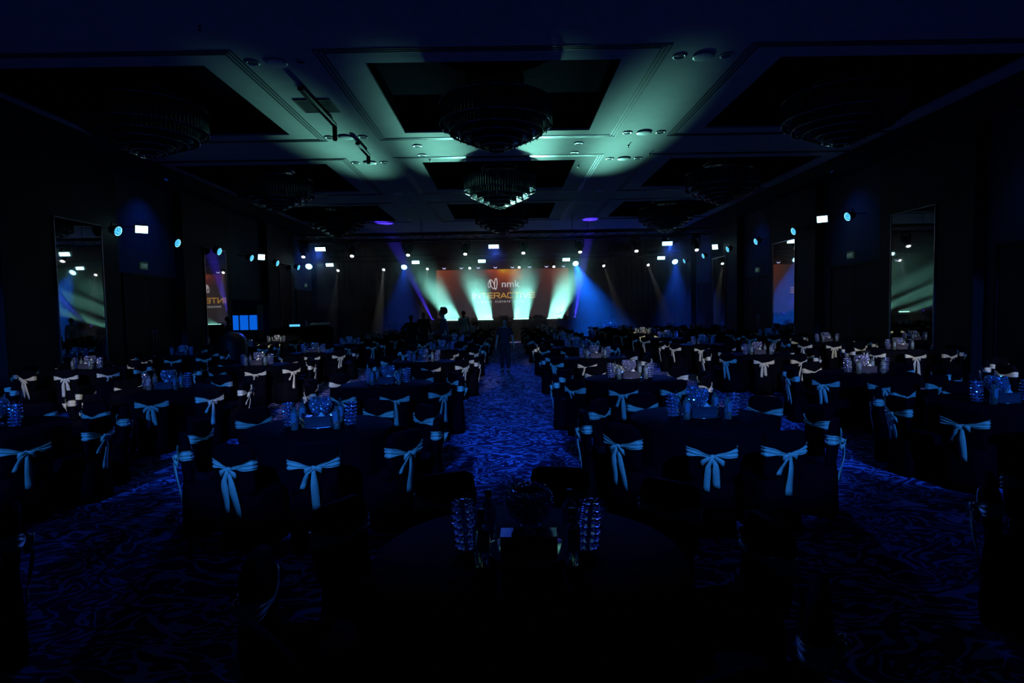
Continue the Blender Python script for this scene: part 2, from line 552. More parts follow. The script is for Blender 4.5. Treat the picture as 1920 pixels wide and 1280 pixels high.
# side walls with piers, door bays and mirrors
PIERS = {-1: ((8.6, 9.6), (12.6, 16.4), (19.7, 23.0), (26.6, 29.9), (33.4, 36.0)),
         1: ((7.6, 10.1), (13.4, 16.8), (20.3, 23.8), (27.2, 30.7), (34.0, 36.0))}
MIRR = {-1: ((14.1, 15.7), (21.0, 22.55), (27.9, 29.4)), 1: ((14.6, 16.25), (21.7, 23.45), (28.6, 30.3))}
DOORS = {-1: ((17.0, 19.45), (30.8, 33.1)), 1: ((10.6, 13.0), (17.2, 19.7), (24.2, 26.6), (31.1, 33.4))}
SIDE = {-1: 'left', 1: 'right'}
tn, dn = 20, 0
for s in (-1, 1):
    b = MB()
    if s > 0:
        b.box((s * (WX + 0.1), (YB + YF) / 2, ZC / 2), (0.2, YF - YB, ZC))
    else:       # with an alcove for the booth
        A0, A1, AT = 23.02, 26.58, 2.45
        b.box((-WX - 0.1, (YB + A0) / 2, ZC / 2), (0.2, A0 - YB, ZC))
        b.box((-WX - 0.1, (A1 + YF) / 2, ZC / 2), (0.2, YF - A1, ZC))
        b.box((-WX - 0.1, (A0 + A1) / 2, (AT + ZC) / 2), (0.2, A1 - A0, ZC - AT))
        b.box((-12.0, (A0 + A1) / 2, AT / 2 + 0.05), (0.1, A1 - A0, AT + 0.1))
        for yy in (A0 - 0.05, A1 + 0.05):
            b.box((-11.5, yy, AT / 2 + 0.05), (1.1, 0.1, AT + 0.1))
        b.box((-11.5, (A0 + A1) / 2, AT + 0.05), (1.0, A1 - A0, 0.1))
    b.build('wall_' + SIDE[s], 'wall')['kind'] = 'structure'
    b = MB()
    b.box((s * (WX - 0.4), (YB + YF) / 2, ZC - 0.2), (0.8, YF - YB, 0.4))
    tn += 1
    b.build('trim_%d' % tn, 'pier')['kind'] = 'structure'
    for y0, y1 in PIERS[s]:
        tn += 1
        b = MB()
        b.box((s * (PX + WX) / 2, (y0 + y1) / 2, (ZC - 0.4) / 2), (WX - PX, y1 - y0, ZC - 0.4))
        b.box((s * (PX - 0.02), (y0 + y1) / 2, 0.09), (0.04, y1 - y0, 0.18))
        b.build('trim_%d' % tn, 'pier')['kind'] = 'structure'
    words = ('nearest the camera', 'second from the camera', 'farthest from the camera')
    for k, (y0, y1) in enumerate(MIRR[s]):
        r = empty('wall_mirror', (s * PX, (y0 + y1) / 2, 0.3), (0, 0, 0),
                  'tall wall mirror on the %s side pier, %s' % (SIDE[s], words[k]), 'mirror', 'tall pier mirrors')
        hw = (y1 - y0) / 2
        b = MB(); b.box((-s * 0.012, 0, 1.95), (0.02, 2 * hw, 3.9)); b.build('mirror_pane', 'mirror', r)
        b = MB()
        for t in (-1, 1):
            b.box((-s * 0.02, t * (hw + 0.012), 1.95), (0.036, 0.022, 3.94))
            b.box((-s * 0.02, 0, 1.95 + t * 1.96), (0.036, 2 * hw, 0.02))
        b.build('mirror_frame', 'brass', r)
    for k, (y0, y1) in enumerate(DOORS[s]):
        dn += 1
        b = MB()
        ym, hw = (y0 + y1) / 2, (y1 - y0) / 2
        for t in (-1, 1):
            b.box((s * (WX - 0.03), ym + t * hw / 2, 1.5), (0.05, hw - 0.02, 3.0), 0)
            b.box((s * (WX - 0.04), ym + t * (hw + 0.05), 1.53), (0.08, 0.08, 3.06), 1)
        b.box((s * (WX - 0.04), ym, 3.05), (0.08, 2 * hw + 0.18, 0.08), 1)
        o = b.build('door_%d' % dn, ['door' if s < 0 else 'pier', 'pier'])
        o['kind'] = 'structure'
        b = MB()
        for t in (-1, 1):
            b.tube((s * (WX - 0.10), ym + t * 0.09, 0.75), (s * (WX - 0.10), ym + t * 0.09, 1.45), 0.013)
            for zz in (0.8, 1.4):
                b.tube((s * (WX - 0.10), ym + t * 0.09, zz), (s * (WX - 0.05), ym + t * 0.09, zz), 0.01)
        b.build('door_handle', 'brass', o)
        if k < 3:
            hwords = ('nearest', 'farthest' if s < 0 else 'middle', 'farthest', 'last')
            ysg = {-1: (17.75, 31.9), 1: (11.8, 18.45, 25.3, 32.2)}[s][k]
            r = empty('exit_sign', (s * (WX - 0.16), ysg, 3.32), (0, 0, 0),
                      'dim green exit sign above the %s doors on the %s wall' % (hwords[k], SIDE[s]), 'exit sign', 'exit signs')
            b = MB(); b.box((0, 0, 0), (0.05, 0.34, 0.20), 0, None, 0.008); b.build('sign_panel', 'sign', r)
            b = MB(); b.box((0, 0, 0.12), (0.09, 0.38, 0.03), 0, None, 0.008); b.tube((0, 0, 0.13), (s * 0.15, 0, 0.13), 0.015); b.build('sign_bracket', 'canopy', r)
            font_mesh('sign_text', 'EXIT', 0.15, 'sign_txt', 0.002, r, (-s * 0.028, 0, 0), (PI / 2, 0, s * -PI / 2))

b = MB()
b.box((0, YF + 0.1, ZC / 2), (24, 0.2, ZC))
b.build('wall_back', 'back')['kind'] = 'structure'
# drapes closing the stage sides and the dark header over the stage
for k, (x0, x1) in enumerate(((-10.8, -7.6), (6.6, 10.8))):
    rings_lo, n = [], int((x1 - x0) / 0.05)
    b = MB()
    v, f = [], []
    for i in range(n + 1):
        x = x0 + (x1 - x0) * i / n
        y = 38.2 + 0.06 * math.sin(i * 0.9) + 0.03 * math.sin(i * 2.3)
        v += [(x, y, 0), (x, y, 5.7), (x, y + 0.03, 0), (x, y + 0.03, 5.7)]
    for i in range(n):
        a = i * 4
        f += [(a, a + 4, a + 5, a + 1), (a + 2, a + 3, a + 7, a + 6), (a + 1, a + 5, a + 7, a + 3)]
    b.add(v, f, 0, True)
    tag(b.build('stage_drape', 'back'), 'tall black pleated drape at the %s side of the stage' % ('left', 'right')[k], 'drape', 'stage drapes')
b = MB()
b.box((0, 38.6, 5.615), (21.6, 0.3, 1.268))
tag(b.build('stage_header', 'header'), 'dark header board above the stage screen', 'header board')

# ------------------------------------------------------------------ stage, screen
r = empty('stage', (0, 38.3, 0), (0, 0, 0), 'low black stage with dark skirt below the screen', 'stage')
b = MB(); b.box((0, 0, 1.10), (15.0, 4.9, 0.1), 0, None, 0.02); b.build('deck', 'stage', r)
b = MB()
v, f = [], []
for i in range(301):
    x = -7.45 + 14.9 * i / 300
    y = -2.40 + 0.02 * math.sin(i * 1.3)
    v += [(x, y, 0.0), (x, y, 1.05)]
for i in range(300):
    f.append((2 * i, 2 * i + 2, 2 * i + 3, 2 * i + 1))
b.add(v, f, 0, True)
b.build('skirt', 'stage', r)
b = MB()
for i in range(9):
    b.box((-6.8 + i * 1.7, 2.2, 0.525), (0.06, 0.06, 1.05))
b.build('support_frame', 'metal', r)

r = empty('led_screen', (0, 0, 0), (0, 0, 0), 'wide red and gold LED screen with white lettering on the stage', 'screen')
b = MB(); b.box(((SCR_X0 + SCR_X1) / 2, SCR_Y + 0.06, (SCR_Z0 + SCR_Z1) / 2), (SCR_X1 - SCR_X0, 0.1, SCR_Z1 - SCR_Z0)); b.build('picture', 'screen', r)
b = MB()
for xx in (SCR_X0, SCR_X1):
    b.box((xx, SCR_Y + 0.25, 2.85), (0.1, 0.1, 3.4))
for i in range(6):
    xx = SCR_X0 + (SCR_X1 - SCR_X0) * (i + 0.5) / 6
    b.box((xx, SCR_Y + 0.25, 2.85), (0.06, 0.1, 3.4))
b.box((-0.24, SCR_Y + 0.25, 1.17), (8.8, 0.3, 0.04))
b.build('support_frame', 'metal', r)


def text(body, x, z, width, height, m, parent, name):
    return font_mesh(name, body, 1.0, m, 0.004, parent, (x, SCR_Y - 0.005, z), (PI / 2, 0, 0), (width, height))


def SX(px): return (px - 950) / 28.0
def SZ(py): return CAM_H + (580 - py) / 28.0


text('nmk', SX(958.5), SZ(532), 33 / 28, 12.5 / 28, 'txt_white', r, 'company_lettering')


def stroke(b, segs, th, y=SCR_Y - 0.012):
    for pts in segs:
        for i in range(len(pts) - 1):
            a, c = Vector((pts[i][0], 0, pts[i][1])), Vector((pts[i + 1][0], 0, pts[i + 1][1]))
            d = (c - a)
            if d.length < 1e-6: continue
            e = d.normalized() * th * 0.45
            a, c = a - e, c + e
            nn = Vector((-d.z, 0, d.x)).normalized() * th / 2
            v = [a - nn, c - nn, c + nn, a + nn]
            v = [(p.x, y, p.z) for p in v] + [(p.x, y + 0.01, p.z) for p in v]
            b.add(v, [(0, 1, 2, 3), (7, 6, 5, 4), (0, 4, 5, 1), (1, 5, 6, 2), (2, 6, 7, 3), (3, 7, 4, 0)])


# wide techno lettering drawn as strokes
GL = {'I': [[(0, 0), (0, 1)]], 'N': [[(0, 0), (0, 1), (1, 0), (1, 1)]], 'T': [[(0, 1), (1, 1)], [(.5, 1), (.5, 0)]],
      'E': [[(1, 1), (0.12, 1), (0, .8), (0, .2), (0.12, 0), (1, 0)], [(0, .5), (.95, .5)]],
      'R': [[(0, 0), (0, 1), (.88, 1), (1, .85), (1, .6), (.88, .45), (0, .45)], [(.6, .45), (1, 0)]],
      'A': [[(0, 0), (.5, 1), (1, 0)], [(.28, .3), (.72, .3)]],
      'C': [[(1, 1), (0.12, 1), (0, .8), (0, .2), (0.12, 0), (1, 0)]], 'V': [[(0, 1), (.5, 0), (1, 1)]]}
WD = {'I': 0.12, 'N': 1.0, 'T': 1.0, 'E': 1.0, 'R': 1.0, 'A': 1.05, 'C': 1.0, 'V': 1.05}
word = 'INTERACTIVE'
tot = sum(WD[c] for c in word) + 0.28 * (len(word) - 1)
x0, x1, z0, z1 = SX(887), SX(1003), SZ(558), SZ(549)
u = (x1 - x0) / tot
b = MB()
cx = x0
for c in word:
    stroke(b, [[(cx + p[0] * WD[c] * u, z0 + p[1] * (z1 - z0)) for p in sg] for sg in GL[c]], 0.06)
    cx += (WD[c] + 0.28) * u
b.build('gold_lettering', 'txt_gold', r)['label'] = 'gold wide INTERACTIVE lettering'
text('E N G A G E  .  E L E V A T E  .  E X C E L', SX(940), SZ(565), 88 / 28, 3.6 / 28, 'txt_white', r, 'tagline_lettering')
# looping line emblem
b = MB()
cxm, czm, wl, hl = SX(925), SZ(532.5), 18 / 28, 21 / 28


def loopel(cx_, cz_, rx, rz, tilt, n=28, th=0.035):
    pts = []
    for k in range(n + 1):
        a = 2 * PI * k / n
        x, z = rx * math.cos(a), rz * math.sin(a)
        pts.append((cx_ + x * math.cos(tilt) - z * math.sin(tilt), cz_ + x * math.sin(tilt) + z * math.cos(tilt)))
    stroke(b, [pts], th)


loopel(cxm - 0.22, czm + 0.02, 0.085, 0.24, -0.12)
loopel(cxm - 0.04, czm + 0.0, 0.12, 0.32, 0.38, th=0.045)
loopel(cxm + 0.20, czm + 0.02, 0.085, 0.36, -0.06, th=0.05)
b.build('looped_emblem', 'txt_white', r)['label'] = 'white looping line emblem beside the lettering'

# ------------------------------------------------------------------ trusses and fixtures


def truss(y, z, x0, x1, label):
    b = MB()
    hs = 0.14
    for a in (-1, 1):
        for c in (-1, 1):
            b.tube((x0, y + a * hs, z + c * hs), (x1, y + a * hs, z + c * hs), 0.025, 6)
    n = int((x1 - x0) / 0.5)
    for i in range(n):
        xa, xb = x0 + (x1 - x0) * i / n, x0 + (x1 - x0) * (i + 1) / n
        if i % 2:
            xa, xb = xb, xa
        for a in (-1, 1):
            b.tube((xa, y + a * hs, z - hs), (xb, y + a * hs, z + hs), 0.010, 4)
        b.tube((xa, y - hs, z - hs), (xb, y + hs, z - hs), 0.010, 4)
    r = empty('lighting_truss', (0, 0, 0), (0, 0, 0), label, 'truss', 'ceiling hung lighting trusses')
    b.build('chords', 'truss', r)
    b = MB()
    for k in range(5):
        xx = x0 + (x1 - x0) * (k + 0.5) / 5
        b.tube((xx, y, z + hs), (xx, y, ZC), 0.012, 6)
    b.build('hanging_cables', 'truss', r)
    return r


truss(30.0, 5.58, -10.3, 10.3, 'long dark box truss carrying moving heads in front of the stage')
r_ = empty('header_pipe', (0, 29.72, 5.44), (0, 0, 0), 'pale steel pipe clamped along the front truss', 'pipe')
b = MB(); b.tube((-5.6, 0, 0), (5.2, 0, 0), 0.028, 10)
b.build('tube', 'pipe', r_)
b = MB()
for x_ in (-5.0, -2.4, 0.2, 2.8, 5.0):
    b.box((x_, 0.07, 0), (0.06, 0.15, 0.08))
b.build('clamps', 'metal', r_)
truss(35.2, 4.95, -10.3, 10.3, 'rear dark box truss above the stage edge')
truss(28.0, 5.25, -9.2, 8.4, 'front dark box truss carrying three strobe panels')


def aim(o, loc, d):
    """local -Y of o looks along d"""
    o.location = loc
    q = Vector(d).to_track_quat('-Y', 'Z')
    o.rotation_mode = 'QUATERNION'
    o.rotation_quaternion = q


def hang(o, top, m_='metal'):
    """a drop pipe from the fixture up (or across) to what carries it"""
    q = o.rotation_quaternion.to_matrix().to_4x4()
    inv = (Matrix.Translation(o.location) @ q).inverted()
    start = (Matrix.Translation(o.location) @ q) @ Vector((0, 0.08, 0.06))
    b = MB(); b.tube(inv @ start, inv @ Vector(top), 0.014, 6)
    b.build('hanging_pipe', m_, o)


ORD = ('nearest', 'second', 'third', 'fourth', 'fifth', 'sixth', 'seventh', 'eighth')


def make_par(label, group, rad=0.13, lens='par_on', ring='par_ring'):
    r = empty('par_light', (0, 0, 0), (0, 0, 0), label, 'stage light', group)
    # lathe along -Y
    rot = Matrix.Rotation(PI / 2, 4, 'X')
    b = MB(); b.lathe([(0.03, -0.22), (rad * 0.75, -0.20), (rad * 0.95, -0.08), (rad * 1.05, 0.0), (rad * 1.08, 0.03), (rad * 1.0, 0.03), (rad * 0.98, 0.0)], 20, mtx=rot)
    b.build('housing', 'black', r)
    b = MB(); b.lathe([(0.001, 0.012), (rad * 0.86, 0.010), (rad * 0.86, 0.002), (0.001, 0.0)], 24, mtx=rot); b.build('lens', lens, r)
    b = MB(); b.lathe([(rad * 0.87, 0.004), (rad * 0.98, 0.004), (rad * 0.98, 0.014), (rad * 0.87, 0.014), (rad * 0.87, 0.004)], 24, mtx=rot, cap=False); b.build('lens_ring', ring, r)
    b = MB()
    for t in (-1, 1):
        b.box((t * rad * 1.15, 0.09, 0.09), (0.012, 0.03, 0.2))
    b.box((0, 0.09, 0.19), (rad * 2.3, 0.03, 0.012))
    b.build('yoke', 'metal', r)
    return r


Z_L, Z_R = 4.10, 4.42
for s, ys_, zz in ((-1, (15.95, 18.8, 21.5, 24.2, 26.9, 29.6), Z_L), (1, (17.85, 21.2, 24.4, 27.5, 30.9, 34.2), Z_R)):
    for k, y in enumerate(ys_):
        o = make_par('round blue par light, %s along the %s wall' % (ORD[k], SIDE[s]), 'blue par lights along the side walls')
        aim(o, (s * 10.2, y, zz), (-s * 0.93, -0.18, -0.32))
        hang(o, (s * 10.81, y + 0.1, zz + 0.12))


def make_panel(label, w_, h_, loc, d, group='white strobe panels'):
    r = empty('strobe_panel', (0, 0, 0), (0, 0, 0), label, 'stage light', group)
    b = MB(); b.box((0, 0.06, 0), (w_ + 0.05, 0.11, h_ + 0.05), 0, None, 0.012); b.build('housing', 'black', r)
    b = MB(); b.box((0, 0.0, 0), (w_, 0.02, h_)); b.build('lit_face', 'panel_on', r)
    b = MB(); b.box((0, 0.08, h_ / 2 + 0.09), (w_ * 0.7, 0.03, 0.012))
    for t in (-1, 1):
        b.box((t * w_ * 0.35, 0.08, h_ / 2 + 0.05), (0.012, 0.03, 0.09))
    b.build('bracket', 'metal', r)
    aim(r, loc, d)
    if abs(loc[0]) > 10.18:
        hang(r, (10.81 * (1 if loc[0] > 0 else -1), loc[1] + 0.1, loc[2] + 0.1))
    else:
        hang(r, (loc[0], 28.0 - 0.14 if loc[1] < 30 else 35.06, 5.13 if loc[1] < 30 else 4.83))
    return r


make_panel('slanted white strobe panel high beside the left doors', 0.30, 0.20, (-10.2, 17.0, 4.28), (0.62, -0.75, -0.35))
make_panel('slanted white strobe panel high on the right wall', 0.30, 0.20, (10.2, 19.3, 4.56), (-0.62, -0.75, -0.35))
make_panel('small white strobe panel far along the left wall', 0.26, 0.22, (-10.2, 25.2, 4.22), (0.6, -0.78, -0.3))
make_panel('small white strobe panel far along the right wall', 0.26, 0.22, (10.2, 29.2, 4.70), (-0.6, -0.78, -0.3))
for k, x in enumerate((-8.6, -0.55, 7.55)):
    make_panel('bright strobe panel hanging high, %s' % ('left of the stage', 'over the middle of the stage', 'right of the stage')[k], 0.46, 0.17, (x, 28.0, 4.78 if k else 4.80), (0.0, -0.93, -0.36))
for k, (x, lab) in enumerate(((-10.15, 'at the far left end of the rear truss'), (-5.2, 'beside the left blue lamp on the rear truss'), (-1.38, 'left over the screen on the rear truss'),
                              (3.5, 'right over the screen on the rear truss'), (9.0, 'near the right end of the rear truss'))):
    make_panel('bright strobe panel ' + lab, 0.42, 0.17, (x, 34.7, 4.66 if x > -10 else 4.60), (0.0, -0.93, -0.36))

for k, (x, lab, zz) in enumerate(((-10.2, 'low beside the far left end of the rear truss', 4.35), (-5.9, 'left of the screen', 4.42), (4.06, 'right of the screen', 4.45), (9.85, 'at far right of the rear truss', 4.45))):
    o = make_par('glowing blue-white wash light ' + lab, 'blue wash lights on the rear truss', 0.17, 'round_on', 'round_on')
    if k == 0:
        aim(o, (x, 31.2, 4.27), (0.1, -0.8, -0.6))
        hang(o, (-10.81, 31.3, 4.4))
        continue
    aim(o, (x, 34.9, zz), (0.0, -0.8, -0.6))
    hang(o, (x, 35.06, 4.83))


def make_head(label, x, z0=5.43, y=30.0, lens=0.10):
    r = empty('moving_head_light', (x, y, z0), (0, 0, 0), label, 'stage light', 'moving head lights on the front truss')
    b = MB(); b.box((0, 0, -0.09), (0.36, 0.30, 0.13), 0, None, 0.03)
    for t in (-1, 1):
        b.box((t * 0.12, 0, 0.0), (0.05, 0.05, 0.1))
    b.build('base', 'black', r)
    b = MB()
    for t in (-1, 1):
        b.box((t * 0.20, 0, -0.36), (0.05, 0.14, 0.42), 0, None, 0.015)
    b.box((0, 0, -0.175), (0.42, 0.16, 0.04))
    b.build('yoke', 'black', r)
    m_ = Matrix.Translation((0, 0, -0.48)) @ Matrix.Rotation(R(-32), 4, 'X')
    b = MB(); b.lathe([(0.06, 0.24), (0.13, 0.2), (0.155, 0.05), (0.155, -0.12), (0.125, -0.3), (0.11, -0.38), (0.10, -0.38)], 18, mtx=m_)
    hd = b.build('head', 'black', r)
    b = MB(); b.lathe([(0.001, -0.40), (0.085, -0.395), (0.085, -0.38), (0.001, -0.375)], 18, mtx=m_); b.build('lens', 'lens_white', hd)
    b = MB(); b.lathe([(0.130, 0.203), (0.140, 0.19), (0.136, 0.18)], 18, mtx=m_, cap=False); b.build('rear_ring', 'rim', hd)


wl_ = ('far left end', 'second from the left end', 'third from the left', 'left over the screen', 'right over the screen', 'third from the right', 'second from the right end', 'far right end')
for k, x in enumerate((-10.0, -7.6, -4.83, -2.0, 0.88, 3.7, 6.5, 9.5)):
    make_head('black moving head light on the front truss, ' + wl_[k], x)

for k, x in enumerate((-9.75, -7.1, -4.56, -2.1, 0.78, 2.8, 5.7, 8.3)):
    r = empty('stage_spotlight', (0, 0, 0), (0, 0, 0), 'small white spotlight on the rear truss, ' + wl_[k], 'stage light', 'small white spotlights on the rear truss')
    rot = Matrix.Rotation(PI / 2, 4, 'X')
    b = MB(); b.lathe([(0.04, -0.25), (0.07, -0.22), (0.085, 0.0), (0.095, 0.05), (0.07, 0.05)], 14, mtx=rot); b.build('housing', 'black', r)
    b = MB(); b.lathe([(0.001, 0.065), (0.075, 0.055), (0.001, 0.05)], 14, mtx=rot); b.build('lens', 'lens_white', r)
    b = MB(); b.box((0, 0.1, 0.12), (0.16, 0.03, 0.012)); b.tube((0, 0.1, 0.12), (0, 0.1, 0.35), 0.012, 6); b.build('bracket', 'metal', r)
    aim(r, (x, 35.0, 4.32), (0.15 if x > 3 else -0.05, -0.75, -0.65))
    hang(r, (x, 35.06, 4.83))

for k in range(8):
    x = (835 + 31.8 * k - 950) / 29.5
    r = empty('downlight_ring', (0, 0, 0), (0, 0, 0), 'small half lit lamp over the screen, %s from the left' % ('first', 'second', 'third', 'fourth', 'fifth', 'sixth', 'seventh', 'eighth')[k], 'stage light', 'row of small lamps over the screen')
    rot = Matrix.Rotation(PI / 2, 4, 'X')
    b = MB(); b.lathe([(0.03, -0.15), (0.10, -0.12), (0.125, 0.0), (0.12, 0.04), (0.105, 0.0)], 16, mtx=rot); b.build('housing', 'black', r)
    # crescent: lower half of the lens ring glows
    b = MB()
    v, f = [], []
    for i in range(13):
        a = PI + PI * i / 12
        for rr, yy in ((0.115, -0.045), (0.115 - 0.055 * math.sin(PI * i / 12) - 0.002, -0.045)):
            v += [(rr * math.cos(a), yy, rr * math.sin(a)), (rr * math.cos(a), yy + 0.01, rr * math.sin(a))]
    for i in range(12):
        a = i * 4
        f += [(a, a + 2, a + 6, a + 4), (a + 1, a + 5, a + 7, a + 3), (a, a + 4, a + 5, a + 1), (a + 2, a + 3, a + 7, a + 6)]
    b.add(v, f)
    b.build('lit_crescent', 'arc_on', r)
    aim(r, (x, 38.0, 4.58), (0, -0.95, -0.3))
    hang(r, (x, 38.14, 4.82))

r = empty('lamp_bar', (0, 38.14, 4.80), (0, 0, 0), 'thin dark bar holding the row of small lamps over the screen', 'lamp bar')
b = MB(); b.tube((-4.4, 0, 0), (4.2, 0, 0), 0.03, 8)
b.build('tube', 'truss', r)
b = MB()
for k in range(4):
    b.tube((-4 + k * 2.6, 0, 0), (-4 + k * 2.6, 0.36, 0.32), 0.015, 6)
b.build('hangers', 'truss', r)

for k, x in enumerate(STROBE_X):
    r = empty('stage_wash_bar', (x, 36.15, 1.15), (0, 0, 0), 'wide teal wash bar on the stage edge, ' + ('leftmost', 'second from left', 'third from left', 'rightmost')[k], 'stage light', 'teal wash bars on the stage edge')
    b = MB(); b.box((0, 0.25, 0.05), (0.98, 0.10, 0.1), 0, None, 0.02)
    for t in (-1, 1):
        b.box((t * 0.53, 0.2, 0.12), (0.03, 0.2, 0.24), 0, None, 0.01)
    b.build('housing', 'black', r)
    b = MB()
    for i in range(12):
        b.box((-0.43 + i * 0.078, 0.17, 0.12), (0.066, 0.02, 0.05))
    b.build('led_cells', 'bar_on', r)
for k, x in enumerate((-4.45, 4.10)):
    r = empty('beam_light', (x, 36.15, 1.15), (0, 0, 0), 'small violet beam light on the %s part of the stage edge' % ('left', 'right')[k], 'stage light', 'violet beam lights')
    b = MB(); b.box((0, 0.12, 0.03), (0.2, 0.2, 0.06), 0, None, 0.01)
    b.tube((0, 0.15, 0.06), (0, 0.1, 0.16), 0.06, 12); b.build('housing', 'black', r)
    b = MB(); b.sphere((0, 0.095, 0.17), 0.045); b.build('lens', 'violet_on', r)
# floor wedge loudspeakers on the stage edge
for k, x in enumerate((-2.6, -0.2, 1.9, 3.35)):
    r = empty('stage_monitor', (x, 36.35, 1.15), (0, 0, 0), 'black wedge loudspeaker on the stage edge, %s' % ('leftmost', 'left of centre', 'right of centre', 'rightmost')[k], 'loudspeaker', 'stage wedge loudspeakers')
    b = MB()
    pr = [(-0.2, 0), (0.22, 0), (0.22, 0.12), (0.02, 0.32), (-0.2, 0.32)]
    b.loft([[(sx * 0.28, -p[0], p[1]) for p in pr] for sx in (-1, 1)], 0, False)
    b.build('cabinet', 'black', r)
    b = MB(); b.loft([[(sx * 0.25, p[0], p[1]) for p in ((-0.225, 0.14), (-0.215, 0.12), (-0.03, 0.32), (-0.04, 0.335))] for sx in (-1, 1)], 0, False); b.build('grille', 'metal', r)


# ------------------------------------------------------------------ chandeliers
def make_chandelier():
    r = empty('chandelier', (0, 0, 0))
    # local z 0 = coffer top
    b = MB(); b.lathe([(0.60, 0.0), (0.60, -0.10), (0.57, -0.12), (0.05, -0.12)], 40); b.build('ceiling_canopy', 'canopy', r)
    b = MB()
    b.tube((0, 0, -0.1), (0, 0, -1.2), 0.03, 10)
    for k in range(8):
        a = k * PI / 4
        b.tube((0.5 * math.cos(a), 0.5 * math.sin(a), -0.1), (0.95 * math.cos(a), 0.95 * math.sin(a), -0.42), 0.012, 6)
    b.build('stem', 'chbody', r)
    tiers = [(1.18, -0.40, 0.48, 84), (0.98, -0.74, 0.30, 72), (0.76, -0.90, 0.24, 56), (0.54, -1.04, 0.20, 42), (0.34, -1.17, 0.16, 28), (0.16, -1.27, 0.14, 14)]
    for k, (rad, zt, h, n) in enumerate(tiers):
        b = MB()
        for i in range(n):
            a = 2 * PI * i / n
            hh = h * (0.94 + 0.12 * ((i * 7) % 3) / 2)
            x, y = rad * math.cos(a), rad * math.sin(a)
            b.lathe([(0.004, 0), (0.016, -0.02), (0.016, -hh + 0.03), (0.003, -hh)], 5, (x, y, zt - 0.01), smooth=False)
        t = b.build('crystal_tier', 'rod', r)
        b = MB()
        for zz, rr in ((zt, rad + 0.012), (zt - h + 0.03, rad + 0.02)):
            b.lathe([(rr - 0.03, zz - 0.012), (rr, zz - 0.016), (rr + 0.006, zz), (rr, zz + 0.016), (rr - 0.03, zz + 0.012), (rr - 0.03, zz - 0.012)], 48, cap=False)
        b.build('tier_ring', 'rim', t)
        if k < 5:
            b = MB(); b.lathe([(rad - 0.04, zt), (rad - 0.05, zt - h * 0.85), (tiers[k + 1][0], zt - h * 0.9)], 40, cap=False); b.build('inner_liner', 'chbody', t)
    b = MB(); b.sphere((0, 0, -1.42), 0.035); b.build('finial', 'rod', r)
    return r


rows_w = ('nearest', 'middle', 'farthest')
cols_w = ('left', 'centre', 'right')
ch0 = make_chandelier()
first = True
for j, cy in enumerate(COF_Y):
    for i, cx in enumerate(COF_X):
        o = ch0 if first else copy_tree(ch0)
        first = False
        o.location = (cx, cy, ZR)
        tag(o, 'dark tiered crystal chandelier in the %s row, %s column' % (rows_w[j], cols_w[i]), 'chandelier', 'tiered crystal chandeliers')

# downlights, ceiling details
b = MB(); b.lathe([(0.115, 0.0), (0.125, -0.012), (0.10, -0.02), (0.085, -0.006), (0.001, -0.004)], 24)
dl_me = b.mesh('ceiling_downlight', ['downlight'])
b = MB(); b.lathe([(0.085, 0.0), (0.07, -0.005), (0.001, -0.0051)], 20)
dlc = b.mesh('lamp_recess', ['groove'])
b = MB(); b.lathe([(0.18, 0.0), (0.19, -0.02), (0.16, -0.03), (0.001, -0.024)], 28)
sp_me = b.mesh('ceiling_speaker', ['downlight'])
k = 0
for yy, rw in ((10.75, 'first'), (15.3, 'second'), (17.9, 'third'), (22.6, 'fourth'), (25.0, 'fifth')):
    for s, sd in ((-1, 'left'), (1, 'right')):
        x0 = -3.95 if s < 0 else 3.55
        for q, dx in enumerate((-0.42, 0.42)):
            o = empty('ceiling_downlight', (x0 + dx, yy, ZC), (0, 0, 0), 'recessed round downlight, %s row %s of the centre coffers, %s one' % (rw, sd, ('outer' if (dx * s) > 0 else 'inner')), 'downlight', 'recessed ceiling downlights')
            link('trim_ring', dl_me, o, (0, 0, 0)); link('lamp_recess', dlc, o, (0, 0, -0.003))
        o = link('ceiling_speaker', sp_me, None, (x0, yy, ZC))
        tag(o, 'round ceiling speaker, %s row %s of the centre coffers' % (rw, sd), 'ceiling speaker', 'round ceiling speakers')
for yy, rw in ((16.2, 'nearer'), (17.15, 'farther')):
    for x in (-2.3, 2.0):
        o = empty('ceiling_downlight', (x, yy, ZC), (0, 0, 0), 'recessed downlight behind the first centre coffer, %s %s' % (rw, 'left' if x < 0 else 'right'), 'downlight', 'recessed ceiling downlights')
        link('trim_ring', dl_me, o, (0, 0, 0)); link('lamp_recess', dlc, o, (0, 0, -0.003))
r = empty('ceiling_vent', (-3.95, 13.0, ZC), (0, 0, 0), 'square ceiling vent with slats left of the first centre coffer', 'vent')
b = MB()
for s in (-1, 1):
    b.box((s * 0.36, 0, -0.01), (0.04, 0.80, 0.02)); b.box((0, s * 0.38, -0.01), (0.68, 0.04, 0.02))
b.build('frame', 'groove', r)
b = MB()
for k in range(12):
    b.box((0, -0.33 + k * 0.06, -0.008), (0.68, 0.03, 0.012))
b.build('slats', 'groove', r)
